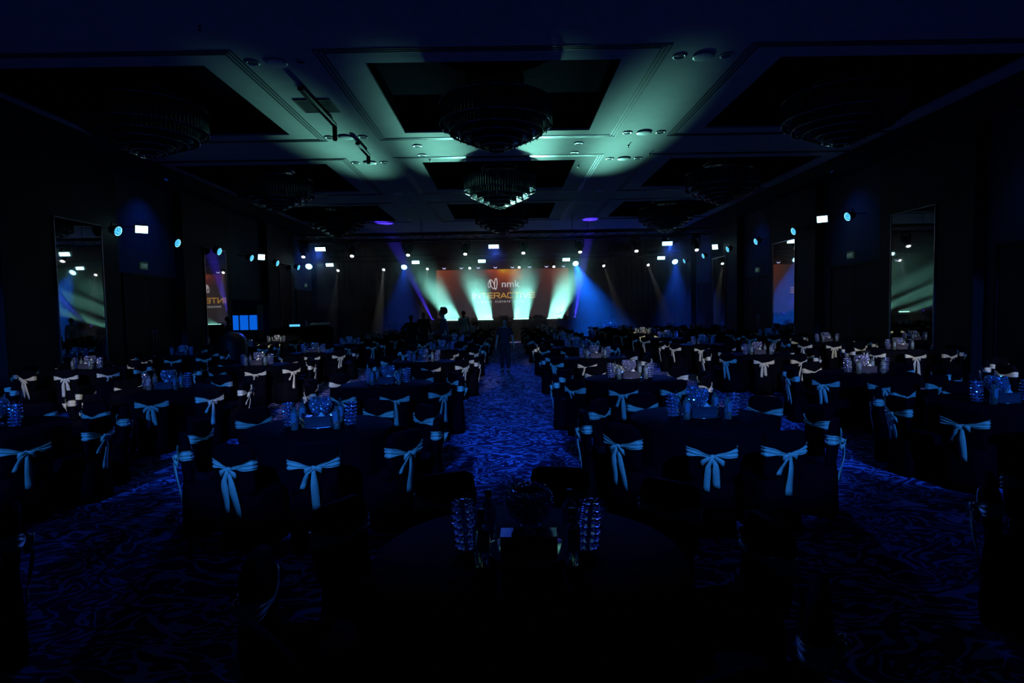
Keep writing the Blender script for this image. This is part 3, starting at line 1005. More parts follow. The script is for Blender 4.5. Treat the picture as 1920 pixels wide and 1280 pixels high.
for k, (y0, y1, dz, dx) in enumerate(((11.7, 14.0, 0.36, -3.87), (15.5, 16.7, 0.24, -3.72))):
    r = empty('ceiling_bracket', (dx, y0, ZC), (0, 0, 0), 'black hanging rail with drop arm under the ceiling, ' + ('nearer one', 'farther one')[k], 'ceiling bracket', 'black hanging rails')
    b = MB(); b.box((0, (y1 - y0) / 2, -0.10), (0.12, y1 - y0, 0.08), 0, None, 0.02)
    for yy in (0.2, y1 - y0 - 0.2):
        b.tube((0, yy, 0), (0, yy, -0.08), 0.02, 6)
    b.build('rail', 'black', r)
    b = MB(); b.box((0, y1 - y0, -0.1 - dz / 2), (0.10, 0.08, dz), 0, None, 0.02); b.build('drop_arm', 'black', r)
for k, (x, y) in enumerate(((-4.9 + 0.3, 9.4), (-2.15, 17.7), (3.4, 16.5), (2.3, 18.7), (4.2, 17.4))):
    b = MB(); b.lathe([(0.035, 0.0), (0.03, -0.01), (0.01, -0.015), (0.01, -0.06), (0.03, -0.065), (0.03, -0.07), (0.001, -0.07)], 10)
    tag(b.build('fire_sprinkler', 'metal', None, (x, y, ZC)), 'small ceiling sprinkler head, ' + ('nearest the camera on the left', 'behind the first centre coffer on the left', 'right side, nearest the first centre coffer', 'right side, beside the second coffer corner', 'right side, farthest out')[k], 'sprinkler', 'ceiling sprinklers')


# ------------------------------------------------------------------ chairs
def sring(hx, y0, y1, z, n=28, p=4.0, wob=0.0, ph=0.0):
    cy, hy = (y0 + y1) / 2, (y1 - y0) / 2
    out = []
    for k in range(n):
        a = 2 * PI * (k + 0.5) / n
        c_, s_ = math.cos(a), math.sin(a)
        q = (abs(c_) ** p + abs(s_) ** p) ** (-1 / p)
        f_ = 1 + wob * math.sin(7 * a + ph)
        out.append((hx * c_ * q * f_, cy + hy * s_ * q * f_, z))
    return out


b = MB()
rg = [sring(0.205, -0.205, 0.235, 0.003, wob=0.014), sring(0.200, -0.205, 0.230, 0.15, wob=0.010), sring(0.192, -0.20, 0.222, 0.38, wob=0.003),
      sring(0.188, -0.195, 0.215, 0.455), sring(0.180, -0.18, 0.212, 0.475), sring(0.176, 0.02, 0.212, 0.48),
      sring(0.178, 0.125, 0.213, 0.495), sring(0.183, 0.140, 0.222, 0.56), sring(0.189, 0.150, 0.232, 0.70), sring(0.189, 0.158, 0.240, 0.82),
      sring(0.178, 0.166, 0.240, 0.875), sring(0.135, 0.178, 0.232, 0.897)]
b.loft(rg, 0, True)
COVER = b.mesh('chair_cover', ['cover'])


def sash_mesh(pinch_front):
    b = MB()
    rings = []
    nv = 14
    base = sring(0.197, 0.142, 0.243, 0, 60, 4.0)
    for j in range(nv + 1):
        v = j / nv * 2 - 1
        ring = []
        for (x, y, _) in base:
            t = min(1, abs(x) / 0.19)
            back = y > 0.19
            pinch = 1 if back else pinch_front
            hh = 0.045 * (1 - pinch * 0.80 * (1 - t))
            zc = 0.736 - 0.036 * (1 - t) * pinch
            pl = 1 + 0.024 * math.sin(v * 8.5 + x * 5)
            ring.append((x * pl, 0.192 + (y - 0.192) * (1 + 0.14 * math.sin(v * 8.5 + x * 5) + 0.10 * (1 - t)), zc + v * hh + 0.004 * math.sin(x * 40 + v * 3)))
        rings.append(ring)
    b.loft(rings, 0, True, cap=False)
    return b.mesh('sash', ['sash'])


SASHES = [sash_mesh(1.0), sash_mesh(0.9)]


def bow_mesh(kind):
    rnd = random.Random(kind * 13 + 1)
    b = MB()
    yb, zk = 0.262, 0.700
    b.sphere((0, yb, zk), 0.024, 10, 8, 0, (1.1, 0.7, 1.0))
    L_ = (0.075, 0.065, 0.09, 0.05)[kind]
    for s in (-1, 1):
        if kind == 3:
            drop = -0.015
        else:
            drop = (-0.05, -0.025, -0.06)[kind]
        pts, wd, ws = [], [], []
        for k in range(9):
            t = k / 8 * 2 * PI
            rr = L_ * (1 - math.cos(t)) / 2
            pts.append((s * rr, yb + 0.004 + 0.020 * math.sin(t), zk + drop * (1 - math.cos(t)) / 2 + 0.012 * math.sin(t)))
            wd.append((0.15 * s * math.sin(t), 0.2, 1.0))
            ws.append(0.018 + 0.042 * (1 - math.cos(t)) / 2)
        b.ribbon(pts, ws, wd, 0.005)
    tails = {0: ((-0.022, -0.10, 0.40, 0.058, 0.0), (0.026, 0.06, 0.37, 0.055, 0.3)), 1: ((0.0, -0.03, 0.36, 0.06, 0.1), (0.03, 0.35, 0.17, 0.04, 0.5)),
             2: ((-0.02, -0.05, 0.27, 0.055, 0.2), (0.03, 0.05, 0.30, 0.05, 0.7)), 3: ((0.01, 0.25, 0.10, 0.03, 0.5),)}[kind]
    for x0, lean, ln, wt, ph in tails:
        pts, ws, wd = [], [], []
        for k in range(9):
            t = k / 8
            pts.append((x0 * min(1, t * 4) + lean * t * ln, yb + 0.005 + 0.012 * math.sin(t * 5 + ph) - 0.018 * t + (0.004 if x0 > 0 else 0), zk - t * ln))
            ws.append(0.022 + (wt - 0.022) * min(1, t * 2.5))
            wd.append((1, 0.25 * math.sin(t * 4 + ph), 0.0 if k < 8 else 0.12))
        b.ribbon(pts, ws, wd, 0.005)
    return b.mesh('bow', ['sash'])


BOWS = [bow_mesh(k) for k in range(4)]
for me_ in [COVER] + SASHES + BOWS:
    for v_ in me_.vertices:
        v_.co.z *= 0.93

# ------------------------------------------------------------------ tables
b = MB()
rings = []
n = 96
for z, rad, am in ((0.004, 0.715, 0.018), (0.25, 0.712, 0.015), (0.5, 0.706, 0.008), (0.70, 0.70, 0.003), (0.738, 0.70, 0), (0.75, 0.690, 0), (0.7505, 0.35, 0)):
    rings.append([((rad + am * math.sin(14 * 2 * PI * k / n) + am * 0.4 * math.sin(31 * 2 * PI * k / n)) * math.cos(2 * PI * k / n),
                   (rad + am * math.sin(14 * 2 * PI * k / n) + am * 0.4 * math.sin(31 * 2 * PI * k / n)) * math.sin(2 * PI * k / n), z) for k in range(n)])
b.loft(rings, 0, True)
TABLE = b.mesh('banquet_table', ['table'])

ROWS = [
    (2.62, ((-3.62, 'left foreground'), (0.08, 'nearest centre'), (3.72, 'right foreground'))),
    (5.80, ((-5.30, 'outer left'), (-1.83, 'aisle left'), (1.92, 'aisle right'), (5.35, 'outer right'))),
    (9.15, ((-8.80, 'left wall'), (-5.16, 'outer left'), (-1.85, 'aisle left'), (1.90, 'aisle right'), (5.65, 'outer right'), (9.1, 'right wall'))),
]
for D in (13.05, 16.8, 20.6, 24.4, 28.2):
    ROWS.append((D, ((-9.0, 'left wall'), (-5.40, 'outer left'), (-1.84, 'aisle left'), (1.94, 'aisle right'), (5.60, 'outer right'), (9.2, 'right wall'))))
ROWS.append((32.2, ((-5.4, 'outer left'), (-1.84, 'aisle left'), (1.94, 'aisle right'), (5.60, 'outer right'), (8.9, 'right wall'))))
RW = ('foreground-row', 'first-row', 'second-row', 'third-row', 'fourth-row', 'fifth-row', 'sixth-row', 'seventh-row', 'last-row')
COLP = {'left wall': 'beside left wall', 'outer left': 'midway left', 'aisle left': 'left of aisle', 'aisle right': 'right of aisle', 'outer right': 'midway right', 'right wall': 'beside right wall',
        'left foreground': 'at far left', 'nearest centre': 'in centre', 'right foreground': 'at far right'}
tables = []
for ri, (D, cols) in enumerate(ROWS):
    for X, cn in cols:
        d_ = D
        if cn == 'right wall' and ri == 3:
            d_ = 13.6
        if ri == 1 and abs(X) > 5:
            d_ = 6.2
        if cn == 'left wall' and ri == 6:
            d_ = 23.6
        if cn == 'left wall' and ri == 7:
            continue
        tables.append((X, d_ + 0.03 * X, ri, cn, '%s table %s' % (RW[ri], COLP[cn])))

SEAT = ('near left', 'near right', 'lower right', 'right', 'upper right', 'far right', 'far left', 'upper left', 'left', 'lower left')
chairs = []
for ti, (X, Y, ri, cn, tn_) in enumerate(tables):
    o = link('banquet_table', TABLE, None, (X, Y, 0), (0, 0, random.random() * 6))
    tag(o, 'round banquet table under floor-length dark navy cloth, ' + tn_, 'table', 'round banquet tables')
    ph = R(18) + (0 if ri == 1 else R(random.uniform(-3, 3)))
    if ri == 0 and cn == 'nearest centre':
        ph = R(11)
    for k in range(10):
        a = -PI / 2 - ph + k * R(36) + R(random.uniform(-1.0, 1.0))
        if ri == 1:
            a += {0: R(2.2), 1: R(-2.2)}.get(k, 0)
        rr = 0.945 + random.uniform(0.0, 0.03)
        px, py = X + rr * math.cos(a), Y + rr * math.sin(a)
        rz = a - PI / 2 + R(random.uniform(-3, 3))
        pp = proj((px, py, 0.7))
        if pp is None or not (-90 < pp[0] < 2010 and pp[1] < 1500) or py < 0.75:
            continue
        chairs.append((py, px, rz, k, tn_, a))
chairs.sort()
used = set()
rest = []
proto = None
for ci, (py, px, rz, k, tn_, a) in enumerate(chairs):
    facing_back = math.sin(a) < 0.2      # knot side turned to the camera
    bow = random.choice((0, 0, 1, 1, 2, 3) if py < 12 else (0, 1, 2, 3))
    sh = 0
    if ci >= 300:
        rest.append((px, py, rz, bow))
        continue
    seat = SEAT[k]
    lab = 'dark covered chair with satin bow sash, %s seat at %s' % (seat, tn_)
    r = empty('banquet_chair', (px, py, 0), (0, 0, rz), lab, 'chair', 'covered banquet chairs with satin sashes')
    link('chair_cover', COVER, r)
    link('sash', SASHES[sh], r)
    link('bow', BOWS[bow], r)
if rest:
    b = MB()
    cv = [tuple(v.co) for v in COVER.vertices]
    cf = [tuple(p.vertices) for p in COVER.polygons]
    sv = [tuple(v.co) for v in SASHES[0].vertices]
    sf = [tuple(p.vertices) for p in SASHES[0].polygons]
    for px, py, rz, bow in rest:
        m_ = Matrix.Translation((px, py, 0)) @ Matrix.Rotation(rz, 4, 'Z')
        b.add(cv, cf, 0, True, m_)
        b.add(sv, sf, 1, True, m_)
        bv = [tuple(v.co) for v in BOWS[bow].vertices]
        bf = [tuple(p.vertices) for p in BOWS[bow].polygons]
        b.add(bv, bf, 1, True, m_)
    tag(b.build('banquet_chair_rows', ['cover', 'sash']), 'farthest rows of dark covered chairs in front of the stage', 'chairs', None, 'stuff')

# ------------------------------------------------------------------ centrepieces
# beaded bowl
rnd0 = random.Random(5)
b = MB()
for j in range(12):
    t = j / 11
    rad = 0.108 * math.sin(R(38 + 100 * t)) / 1.0 if t < 1 else 0.0
    rad = 0.104 * math.sin(R(32 + 92 * t)) ** 0.9
    z = 0.098 + 0.150 * t
    n = max(10, int(2 * PI * rad / 0.0195))
    for i in range(n):
        a = 2 * PI * (i + 0.5 * (j % 2)) / n
        b.bead((rad * math.cos(a), rad * math.sin(a), z), 0.0120, rnd0)
BOWL = b.mesh('bead_bowl', ['crystal', 'spark'])
b = MB(); b.lathe([(0.010, 0.095), (0.040, 0.10), (0.080, 0.14), (0.092, 0.19), (0.078, 0.240), (0.074, 0.240), (0.087, 0.19), (0.076, 0.145), (0.03, 0.108)], 24)
LINER = b.mesh('bowl_liner', ['mirrorbox'])
b = MB(); b.lathe([(0.050, 0.0), (0.050, 0.008), (0.018, 0.014), (0.010, 0.03), (0.018, 0.042), (0.010, 0.055), (0.016, 0.068), (0.010, 0.08), (0.03, 0.098)], 16)
STEM = b.mesh('stem', ['crystal'])
# bottle
b = MB(); b.lathe([(0.031, 0.0), (0.036, 0.004), (0.036, 0.155), (0.033, 0.172), (0.018, 0.196), (0.014, 0.205), (0.014, 0.222), (0.011, 0.222)], 20)
BOTTLE = b.mesh('glass_body', ['glassdark'])
b = MB(); b.lathe([(0.0150, 0.218), (0.0155, 0.222), (0.0155, 0.245), (0.013, 0.248), (0.001, 0.249)], 14)
CAP = b.mesh('cap', ['black'])
b = MB()
rings = []
for z, hw in ((0.07, 0.2), (0.076, 0.55), (0.09, 0.7), (0.15, 0.7), (0.165, 0.5), (0.17, 0.2)):
    rr = 0.0366 if z < 0.155 else 0.0358
    rings.append([(rr * math.sin(q), -rr * math.cos(q), z) for q in [(-hw + 2 * hw * k / 8) for k in range(9)]])
v = [p for rg_ in rings for p in rg_]
f = [(i * 9 + k, i * 9 + k + 1, (i + 1) * 9 + k + 1, (i + 1) * 9 + k) for i in range(5) for k in range(8)]
b.add(v, f, 0, True)
LABEL = b.mesh('paper_label', ['label'])
# tiered crystal ornament: stacked scalloped dishes
b = MB()
for j in range(7):
    z = 0.006 + j * 0.034
    rad = 0.054 - 0.0012 * abs(j - 2.5) ** 1.5
    off = 0.003 * j
    n = 24
    rg_ = []
    for rr, dz in ((0.25, 0.0), (0.75, 0.003), (1.0, 0.012), (0.95, 0.014), (0.5, 0.007)):
        rg_.append([(off + rad * rr * (1 + 0.10 * (k % 2)) * math.cos(2 * PI * k / n), rad * rr * (1 + 0.10 * (k % 2)) * math.sin(2 * PI * k / n), z + dz + 0.004 * (k % 2)) for k in range(n)])
    b.loft(rg_, 0, False)
    for i in range(12):
        a = 2 * PI * i / 12 + j
        b.bead((off + rad * 1.04 * math.cos(a), rad * 1.04 * math.sin(a), z + 0.014), 0.0095, rnd0)
        b.bead((off + rad * 0.8 * math.cos(a + 0.26), rad * 0.8 * math.sin(a + 0.26), z + 0.006), 0.007, rnd0)
    b.tube((off, 0, z - 0.008), (off, 0, z + 0.03), 0.010, 8)
ORN = b.mesh('crystal_ornament', ['crystal', 'spark'])
# mirrored box, thin curved plate and folded card
b = MB(); b.box((0, 0, 0.045), (0.25, 0.11, 0.09), 0, None, 0.006)
BOXM = b.mesh('box_body', ['mirrorbox'])
b = MB(); b.box((0, 0, 0.094), (0.256, 0.116, 0.008), 0, None, 0.003)
LID = b.mesh('lid', ['mirrorbox'])
b = MB(); b.lathe([(0.17, 0.0), (0.185, 0.003), (0.188, 0.010), (0.182, 0.012), (0.001, 0.0105)], 56)
PLATE = b.mesh('mirror_plate', ['plate'])
b = MB(); b.loft([[(-0.03, y, 0), (0.03, y, 0), (0.0, y, 0.04)] for y in (-0.018, 0.018)], 0, False)
CARD = b.mesh('folded_card', ['card'])


def inst(name, parts, loc, rot, lab, cat, grp):
    if len(parts) == 1:
        o = link(name, parts[0][1], None, loc, rot)
        return tag(o, lab, cat, grp)
    r = empty(name, loc, rot, lab, cat, grp)
    for pn, me in parts:
        link(pn, me, r)
    return r


ZT = 0.7515
for (X, Y, ri, cn, tn_) in tables:
    pp = proj((X, Y, 0.8))
    if pp is None or not (-60 < pp[0] < 1980 and pp[1] < 1330):
        continue
    far = ri >= 5
    rz = R(random.uniform(-5, 5))
    cs, sn_ = math.cos(rz), math.sin(rz)

    def P(dx, dy, dz=0.0):
        return (X + dx * cs - dy * sn_, Y + dx * sn_ + dy * cs, ZT + dz)
    jt = lambda a_: random.uniform(-a_, a_)
    sc = 0.98
    inst('mirror_plate', [('plate', PLATE)], P(0, 0.045), (0, 0, 0), 'round mirrored plate under box and bowl, ' + tn_, 'plate', 'round mirror plates')
    inst('serving_box', [('box_body', BOXM), ('lid', LID)], P(0, -0.02, 0.012), (0, 0, rz), 'low mirrored box in the middle of ' + tn_, 'box', 'mirrored boxes on the tables')
    inst('bead_bowl', [('bowl', BOWL), ('bowl_liner', LINER), ('stem', STEM)], P(0.0 + jt(0.015), 0.125, 0.012), (0, 0, random.random() * 3), 'round crystal bead bowl on a stem, ' + tn_, 'bowl', 'crystal bead bowls')
    inst('folded_card', [('card', CARD)], P(0.02 + jt(0.02), -0.04, 0.111), (0, 0, rz), 'small white folded card on the box, ' + tn_, 'card', 'white folded cards')
    for s, nm in ((-1, 'left'), (1, 'right')):
        o = inst('crystal_ornament', [('o', ORN)], P(s * 0.28 + jt(0.02), 0.03 + jt(0.03)), (0, 0, 0 if s > 0 else PI), 'tiered crystal ornament, %s side of %s' % (nm, tn_), 'ornament', 'tiered crystal ornaments')
    for (bx, by, nm) in ((-0.195, -0.12, 'near left'), (0.20, -0.12, 'near right'), (-0.20, 0.16, 'far left'), (0.18, 0.17, 'far right')):
        inst('water_bottle', [('glass_body', BOTTLE), ('cap', CAP), ('paper_label', LABEL)], P(bx + jt(0.015), by + jt(0.02)), (0, 0, rz + jt(0.4)), 'small glass water bottle, %s on %s' % (nm, tn_), 'bottle', 'glass water bottles')
    if ri == 2 and cn == 'outer right':
        r = empty('table_number_sign', P(0.11, 0.24), (0, 0, 0), 'black table number card reading 16 behind the bead bowl', 'table sign')
        b = MB(); b.box((0, 0, 0.004), (0.1, 0.07, 0.008), 0, None, 0.002); b.tube((0, 0, 0.0), (0, 0, 0.18), 0.005, 8); b.build('stand', 'metal', r)
        b = MB(); b.box((0, 0, 0.25), (0.14, 0.008, 0.17), 0, None, 0.002); b.build('panel', 'black', r)
        font_mesh('number', '16', 0.11, 'number', 0.001, r, (0.0, -0.006, 0.255), (PI / 2, 0, 0))


# ------------------------------------------------------------------ people
def skin_mesh(name, nodes, edges, m, parent, sub=1):
    names = list(nodes)
    me = bpy.data.meshes.new(name)
    me.from_pydata([nodes[k][0] for k in names], [(names.index(a), names.index(c)) for a, c in edges], [])
    me.materials.append(M[m])
    o = link(name, me, parent)
    md = o.modifiers.new('skin', 'SKIN')
    md.use_smooth_shade = True
    sv = me.skin_vertices
    if not sv:
        bpy.context.view_layer.objects.active = o
    layer = me.skin_vertices[0] if me.skin_vertices else None
    if layer is None:
        return o
    for i, k in enumerate(names):
        rr = nodes[k][1]
        layer.data[i].radius = rr if isinstance(rr, tuple) else (rr, rr)
        layer.data[i].use_root = (i == 0)
    sd = o.modifiers.new('sub', 'SUBSURF')
    sd.levels = sub
    sd.render_levels = sub
    return o


def person(label, loc, rotz, H, arms, stride=0.0, skin='skin', top='cloth_dark', bottom='cloth_dark', hair='short', sleeve='long', lean=0.0):
    """arms: ((elbow L),(wrist L)),((elbow R),(wrist R)) in local metres for a 1.75 m body facing -Y"""
    r = empty('person', loc, (0, 0, rotz), label, 'person')
    r.scale = (H / 1.75,) * 3
    ly = -lean
    B = {'pelvis': ((0, 0, 0.95), (0.14, 0.10)), 'spine': ((0, ly * 0.4, 1.15), (0.13, 0.09)), 'chest': ((0, ly * 0.8, 1.34), (0.15, 0.10)),
         'neck0': ((0, ly, 1.47), (0.055, 0.055)), 'neck1': ((0, ly * 1.15 - 0.01, 1.53), (0.052, 0.055)),
         'head0': ((0, ly * 1.25 - 0.02, 1.60), (0.068, 0.082)), 'head1': ((0, ly * 1.3 - 0.015, 1.67), (0.076, 0.095)), 'head2': ((0, ly * 1.3 - 0.01, 1.72), (0.055, 0.065))}
    E = [('pelvis', 'spine'), ('spine', 'chest'), ('chest', 'neck0'), ('neck0', 'neck1'), ('neck1', 'head0'), ('head0', 'head1'), ('head1', 'head2')]
    B['nose'] = ((0, ly * 1.25 - 0.118, 1.61), (0.012, 0.012))
    E.append(('head0', 'nose'))
    for s, nm in ((-1, 'l'), (1, 'r')):
        el, wr = arms[0] if s < 0 else arms[1]
        B['sh' + nm] = ((s * 0.17, ly * 0.9, 1.41), (0.06, 0.06))
        B['el' + nm] = (el, 0.040)
        B['wr' + nm] = (wr, 0.027)
        d = (Vector(wr) - Vector(el)).normalized()
        side = Vector((0, -1, 0)) if abs(d.y) < 0.7 else Vector((1, 0, 0))
        pc = Vector(wr) + d * 0.05
        B['pa' + nm] = (tuple(pc), (0.034, 0.016))
        E += [('chest', 'sh' + nm), ('sh' + nm, 'el' + nm), ('el' + nm, 'wr' + nm), ('wr' + nm, 'pa' + nm)]
        for q, (off, ln) in enumerate(((-0.030, 0.065), (-0.010, 0.078), (0.010, 0.072), (0.028, 0.055))):
            k1, k2 = 'f%s%d' % (nm, q), 'g%s%d' % (nm, q)
            a1 = pc + d * 0.045 + side * off
            a2 = a1 + d * ln * 0.5 + Vector((-s * 0.008, 0, 0))
            B[k1] = (tuple(a1), 0.010)
            B[k2] = (tuple(a2 + d * ln * 0.4 + Vector((-s * 0.018, 0, 0))), 0.008)
            E += [('pa' + nm, k1), (k1, k2)]
        th = Vector(wr) + d * 0.03 + side * 0.045
        B['t' + nm] = (tuple(th), 0.011)
        B['u' + nm] = (tuple(th + d * 0.04 + side * 0.01), 0.009)
        E += [('wr' + nm, 't' + nm), ('t' + nm, 'u' + nm)]
        st = s * stride
        B['hip' + nm] = ((s * 0.085, 0, 0.88), (0.082, 0.085))
        B['kn' + nm] = ((s * 0.10, -0.05 - st * 0.6, 0.48), 0.058)
        B['an' + nm] = ((s * 0.10, 0.02 - st, 0.085), 0.038)
        B['to' + nm] = ((s * 0.115, -0.13 - st, 0.035), (0.038, 0.025))
        E += [('pelvis', 'hip' + nm), ('hip' + nm, 'kn' + nm), ('kn' + nm, 'an' + nm), ('an' + nm, 'to' + nm)]
    skin_mesh('body', B, E, skin, r)
    # shirt / jacket
    S = {k: (B[k][0], tuple(x + 0.034 for x in B[k][1]) if isinstance(B[k][1], tuple) else B[k][1] + 0.016) for k in ('spine', 'pelvis', 'chest', 'shl', 'shr')}
    S['hem'] = ((0, 0, 0.83), (0.205, 0.150))
    S['pelvis'] = ((0, 0, 0.96), (0.190, 0.142))
    Es = [('pelvis', 'hem'), ('spine', 'pelvis'), ('spine', 'chest'), ('chest', 'shl'), ('chest', 'shr')]
    for nm in 'lr':
        a, c = Vector(B['sh' + nm][0]), Vector(B['el' + nm][0])
        if sleeve == 'long':
            S['e' + nm] = (tuple(c), 0.052)
            wv = Vector(B['wr' + nm][0])
            S['w' + nm] = (tuple(wv * 0.92 + c * 0.08), 0.042)
            Es += [('sh' + nm, 'e' + nm), ('e' + nm, 'w' + nm)]
        else:
            S['e' + nm] = (tuple(a * 0.25 + c * 0.75), 0.055)
            Es += [('sh' + nm, 'e' + nm)]
    S['neckc'] = ((0, ly * 0.95, 1.45), (0.072, 0.07))
    Es.append(('chest', 'neckc'))
    skin_mesh('jacket' if sleeve == 'long' else 'shirt', S, Es, top, r)
    T = {'pelvis': ((0, 0, 0.95), (0.148, 0.116)), 'waist': ((0, 0, 1.03), (0.136, 0.106))}
    Et = [('pelvis', 'waist')]
    for nm in 'lr':
        for k, ad in (('hip', 0.014), ('kn', 0.022), ('an', 0.028)):
            rr = B[k + nm][1]
            rr = rr[0] if isinstance(rr, tuple) else rr
            p = B[k + nm][0]
            T[k + nm] = ((p[0], p[1], p[2] + (0.03 if k == 'an' else 0)), rr + ad)
        Et += [('pelvis', 'hip' + nm), ('hip' + nm, 'kn' + nm), ('kn' + nm, 'an' + nm)]
    skin_mesh('trousers', T, Et, bottom, r)
    for s, nm in ((-1, 'l'), (1, 'r')):
        b = MB()
        p = B['an' + nm][0]
        rg_ = []
        for yy, hw, hh in ((0.07, 0.030, 0.06), (0.03, 0.042, 0.10), (-0.06, 0.045, 0.085), (-0.14, 0.048, 0.06), (-0.20, 0.032, 0.035)):
            rg_.append([(p[0] + hw * math.cos(2 * PI * k / 10), p[1] + yy, hh / 2 + hh / 2 * math.sin(2 * PI * k / 10) + 0.001) for k in range(10)])
        b.loft(list(reversed(rg_)), 0, True)
        b.build('shoe', 'black', r)
    hx, hy, hz = B['head1'][0]
    rnd = random.Random(int(H * 1000))
    if hair == 'short' or hair == 'curly':
        big = 1.42 if hair == 'curly' else 1.0
        b = MB()
        n1, n2 = 18, 9
        R0 = 0.128 if hair == 'curly' else 0.098
        rg_ = []
        for i in range(1, n2):
            t = PI * i / n2
            ring = []
            for k in range(n1):
                a = 2 * PI * k / n1
                f_ = 1 + (0.22 if hair == 'curly' else 0.02) * (rnd.random() - 0.3)
                y_ = math.sin(t) * math.sin(a)
                rr = R0 * f_ * (0.72 if (y_ < -0.45 and math.cos(t) < 0.55) else 1.0)
                ring.append((hx + rr * 0.92 * math.sin(t) * math.cos(a), hy + 0.028 + rr * math.sin(t) * math.sin(a), hz + 0.012 + rr * math.cos(t) * (1.0 if math.cos(t) > 0 else 0.75)))
            rg_.append(ring)
        b.loft(list(reversed(rg_)), 0, True)
        b.build('hair', 'hair', r)
    for s in (-1, 1):
        b = MB(); b.sphere((hx + s * 0.082, hy + 0.01, hz - 0.035), 0.028, 8, 6, 0, (0.35, 0.7, 1)); b.build('ear', skin, r)
        b = MB(); b.sphere((hx + s * 0.030, hy - 0.086, hz - 0.02), 0.012, 8, 6, 0, (1, 0.5, 0.6)); b.build('eye', 'black', r)
    b = MB(); b.sphere((hx, hy - 0.076, hz - 0.095), 0.022, 8, 6, 0, (1, 0.4, 0.3)); b.build('mouth', skin, r)
    return r


hang = (((-0.25, 0.02, 1.13), (-0.29, -0.05, 0.88)), ((0.25, 0.02, 1.13), (0.29, -0.05, 0.88)))
person('person in dark short-sleeved clothes walking down the centre aisle towards the camera', (-0.07, 17.6, 0), 0, 1.58, hang, 0.10, sleeve='short')
person('person with curly dark hair and dark blazer standing in profile facing left', (-1.95, 18.72, 0), -PI / 2 + 0.1, 1.90,
       (((-0.22, -0.10, 1.12), (-0.18, -0.33, 1.06)), ((0.22, -0.10, 1.12), (0.18, -0.33, 1.06))), 0.02, top='cloth_mid', hair='curly', lean=0.04)
person('person in a pale shirt standing in front of the teal stage glow', (-1.90, 26.3, 0), PI, 1.80, hang, 0.02, skin='skin_dark', top='cloth_white')
person('bald person in dark clothes standing at the left of the lit stage', (-3.15, 22.55, 0), 0.5, 1.84, hang, 0.02, hair='none')
person('person in dark clothes with one elbow out beside the bald person', (-3.62, 22.62, 0), 0.3, 1.68,
       (((-0.40, 0.05, 1.20), (-0.20, -0.08, 1.02)), ((0.25, 0.02, 1.13), (0.29, -0.05, 0.88))), 0.02, skin='skin_dark')
person('person in dark clothes standing before the blue lit booth', (-9.85, 21.2, 0), 2.2, 1.75, hang, 0.02, skin='skin_dark')

# ------------------------------------------------------------------ booth and tech desk on the left
r = empty('control_booth', (-10.95, 24.92, 0), (0, 0, 0), 'dark booth with three blue lit windows in the left wall alcove', 'booth')
b = MB(); b.box((0, 0.32, 0.60), (1.2, 0.62, 1.20), 0, None, 0.01); b.box((0, 0.32, 2.02), (1.2, 0.62, 0.42), 0, None, 0.01)
for xx in (-0.59, -0.18, 0.22, 0.59):
    b.box((xx, 0.03, 1.5), (0.03, 0.05, 0.64))
b.build('cabin_shell', 'wall', r)
for k, xx in enumerate((-0.385, 0.02, 0.405)):
    b = MB(); b.box((xx, 0.08, 1.505), (0.37, 0.03, 0.61)); b.build('window_pane', 'window_on', r)
r = empty('mixing_desk', (-8.9, 26.2, 0), (0, 0, 0.10), 'long black mixing desk table beyond the booth on the left', 'desk')
b = MB(); b.box((0, 0, 1.24), (2.6, 0.7, 0.05), 0, None, 0.01); b.build('desk_top', 'black', r)
b = MB(); b.box((0, -0.33, 0.61), (2.56, 0.03, 1.21)); b.build('front_cloth', 'table', r)
for sx in (-1, 1):
    b = MB(); b.box((sx * 1.2, 0.28, 0.61), (0.05, 0.05, 1.21)); b.build('leg', 'metal', r)
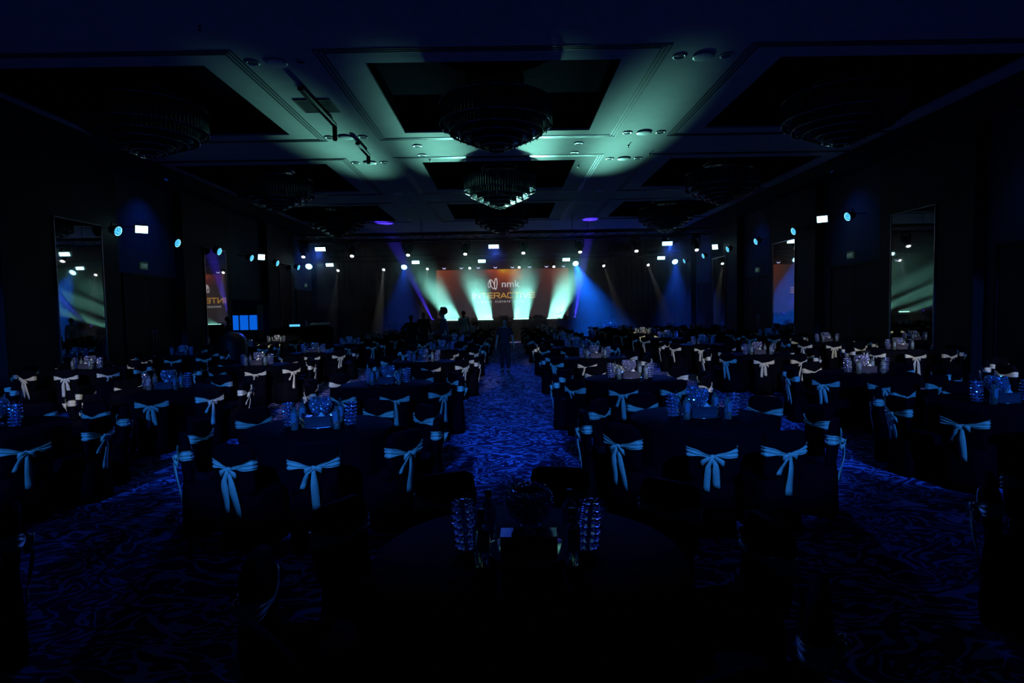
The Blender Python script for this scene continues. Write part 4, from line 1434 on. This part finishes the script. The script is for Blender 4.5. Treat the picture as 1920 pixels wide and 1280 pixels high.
r = empty('laptop_computer', (-9.2, 26.08, 1.267), (0, 0, 0.1), 'open laptop with a pale blue glowing screen edge on the mixing desk', 'laptop')
b = MB(); b.box((0, 0, 0.01), (0.40, 0.26, 0.02), 0, None, 0.004); b.build('keyboard_base', 'black', r)
b = MB(); b.box((0, -0.14, 0.06), (0.44, 0.012, 0.09)); b.build('screen', 'laptop_on', r)
r = empty('desk_lamp', (-8.78, 26.22, 1.267), (0, 0, 0), 'small bent desk lamp beside the laptop', 'lamp')
b = MB(); b.lathe([(0.06, 0), (0.06, 0.015), (0.01, 0.02)], 14); b.build('base', 'black', r)
b = MB()
pts = [(0, 0, 0.02), (0, 0, 0.2), (-0.05, 0, 0.28), (-0.14, 0, 0.32), (-0.22, 0, 0.30)]
for i in range(4):
    b.tube(pts[i], pts[i + 1], 0.009, 8)
b.build('arm', 'rim', r)
b = MB(); b.tube((-0.22, 0, 0.30), (-0.26, 0, 0.26), 0.02, 10, 0, 0.035); b.build('shade', 'black', r)
r = empty('mixing_console', (-8.15, 26.1, 1.267), (0, 0, 0.1), 'dark sloped mixing console at the right end of the desk', 'console')
b = MB(); b.loft([[(sx * 0.4, -0.25, 0), (sx * 0.4, 0.25, 0), (sx * 0.4, 0.25, 0.16), (sx * 0.4, -0.25, 0.06)] for sx in (-1, 1)], 0, False); b.build('console_body', 'black', r)
b = MB()
for i in range(16):
    b.box((-0.36 + i * 0.048, -0.1, 0.10), (0.012, 0.03, 0.02))
b.build('faders', 'rim', r)
b = MB()
b.lathe([(0.40, 0.0), (0.42, 0.5), (0.42, 0.95), (0.38, 1.12), (0.28, 1.24), (0.14, 1.30), (0.01, 1.315)], 28)
tag(b.build('covered_equipment', 'black', None, (-8.6, 18.75, 0)), 'dome-topped black covered equipment before the booth', 'covered equipment')

# ------------------------------------------------------------------ haze over the stage and the far tables
b = MB()
b.box((0, 32.3, 2.98), (20.5, 15.0, 5.9))
tag(b.build('stage_haze', 'haze'), 'thin theatrical haze hanging in front of the stage', 'haze', None, 'stuff')
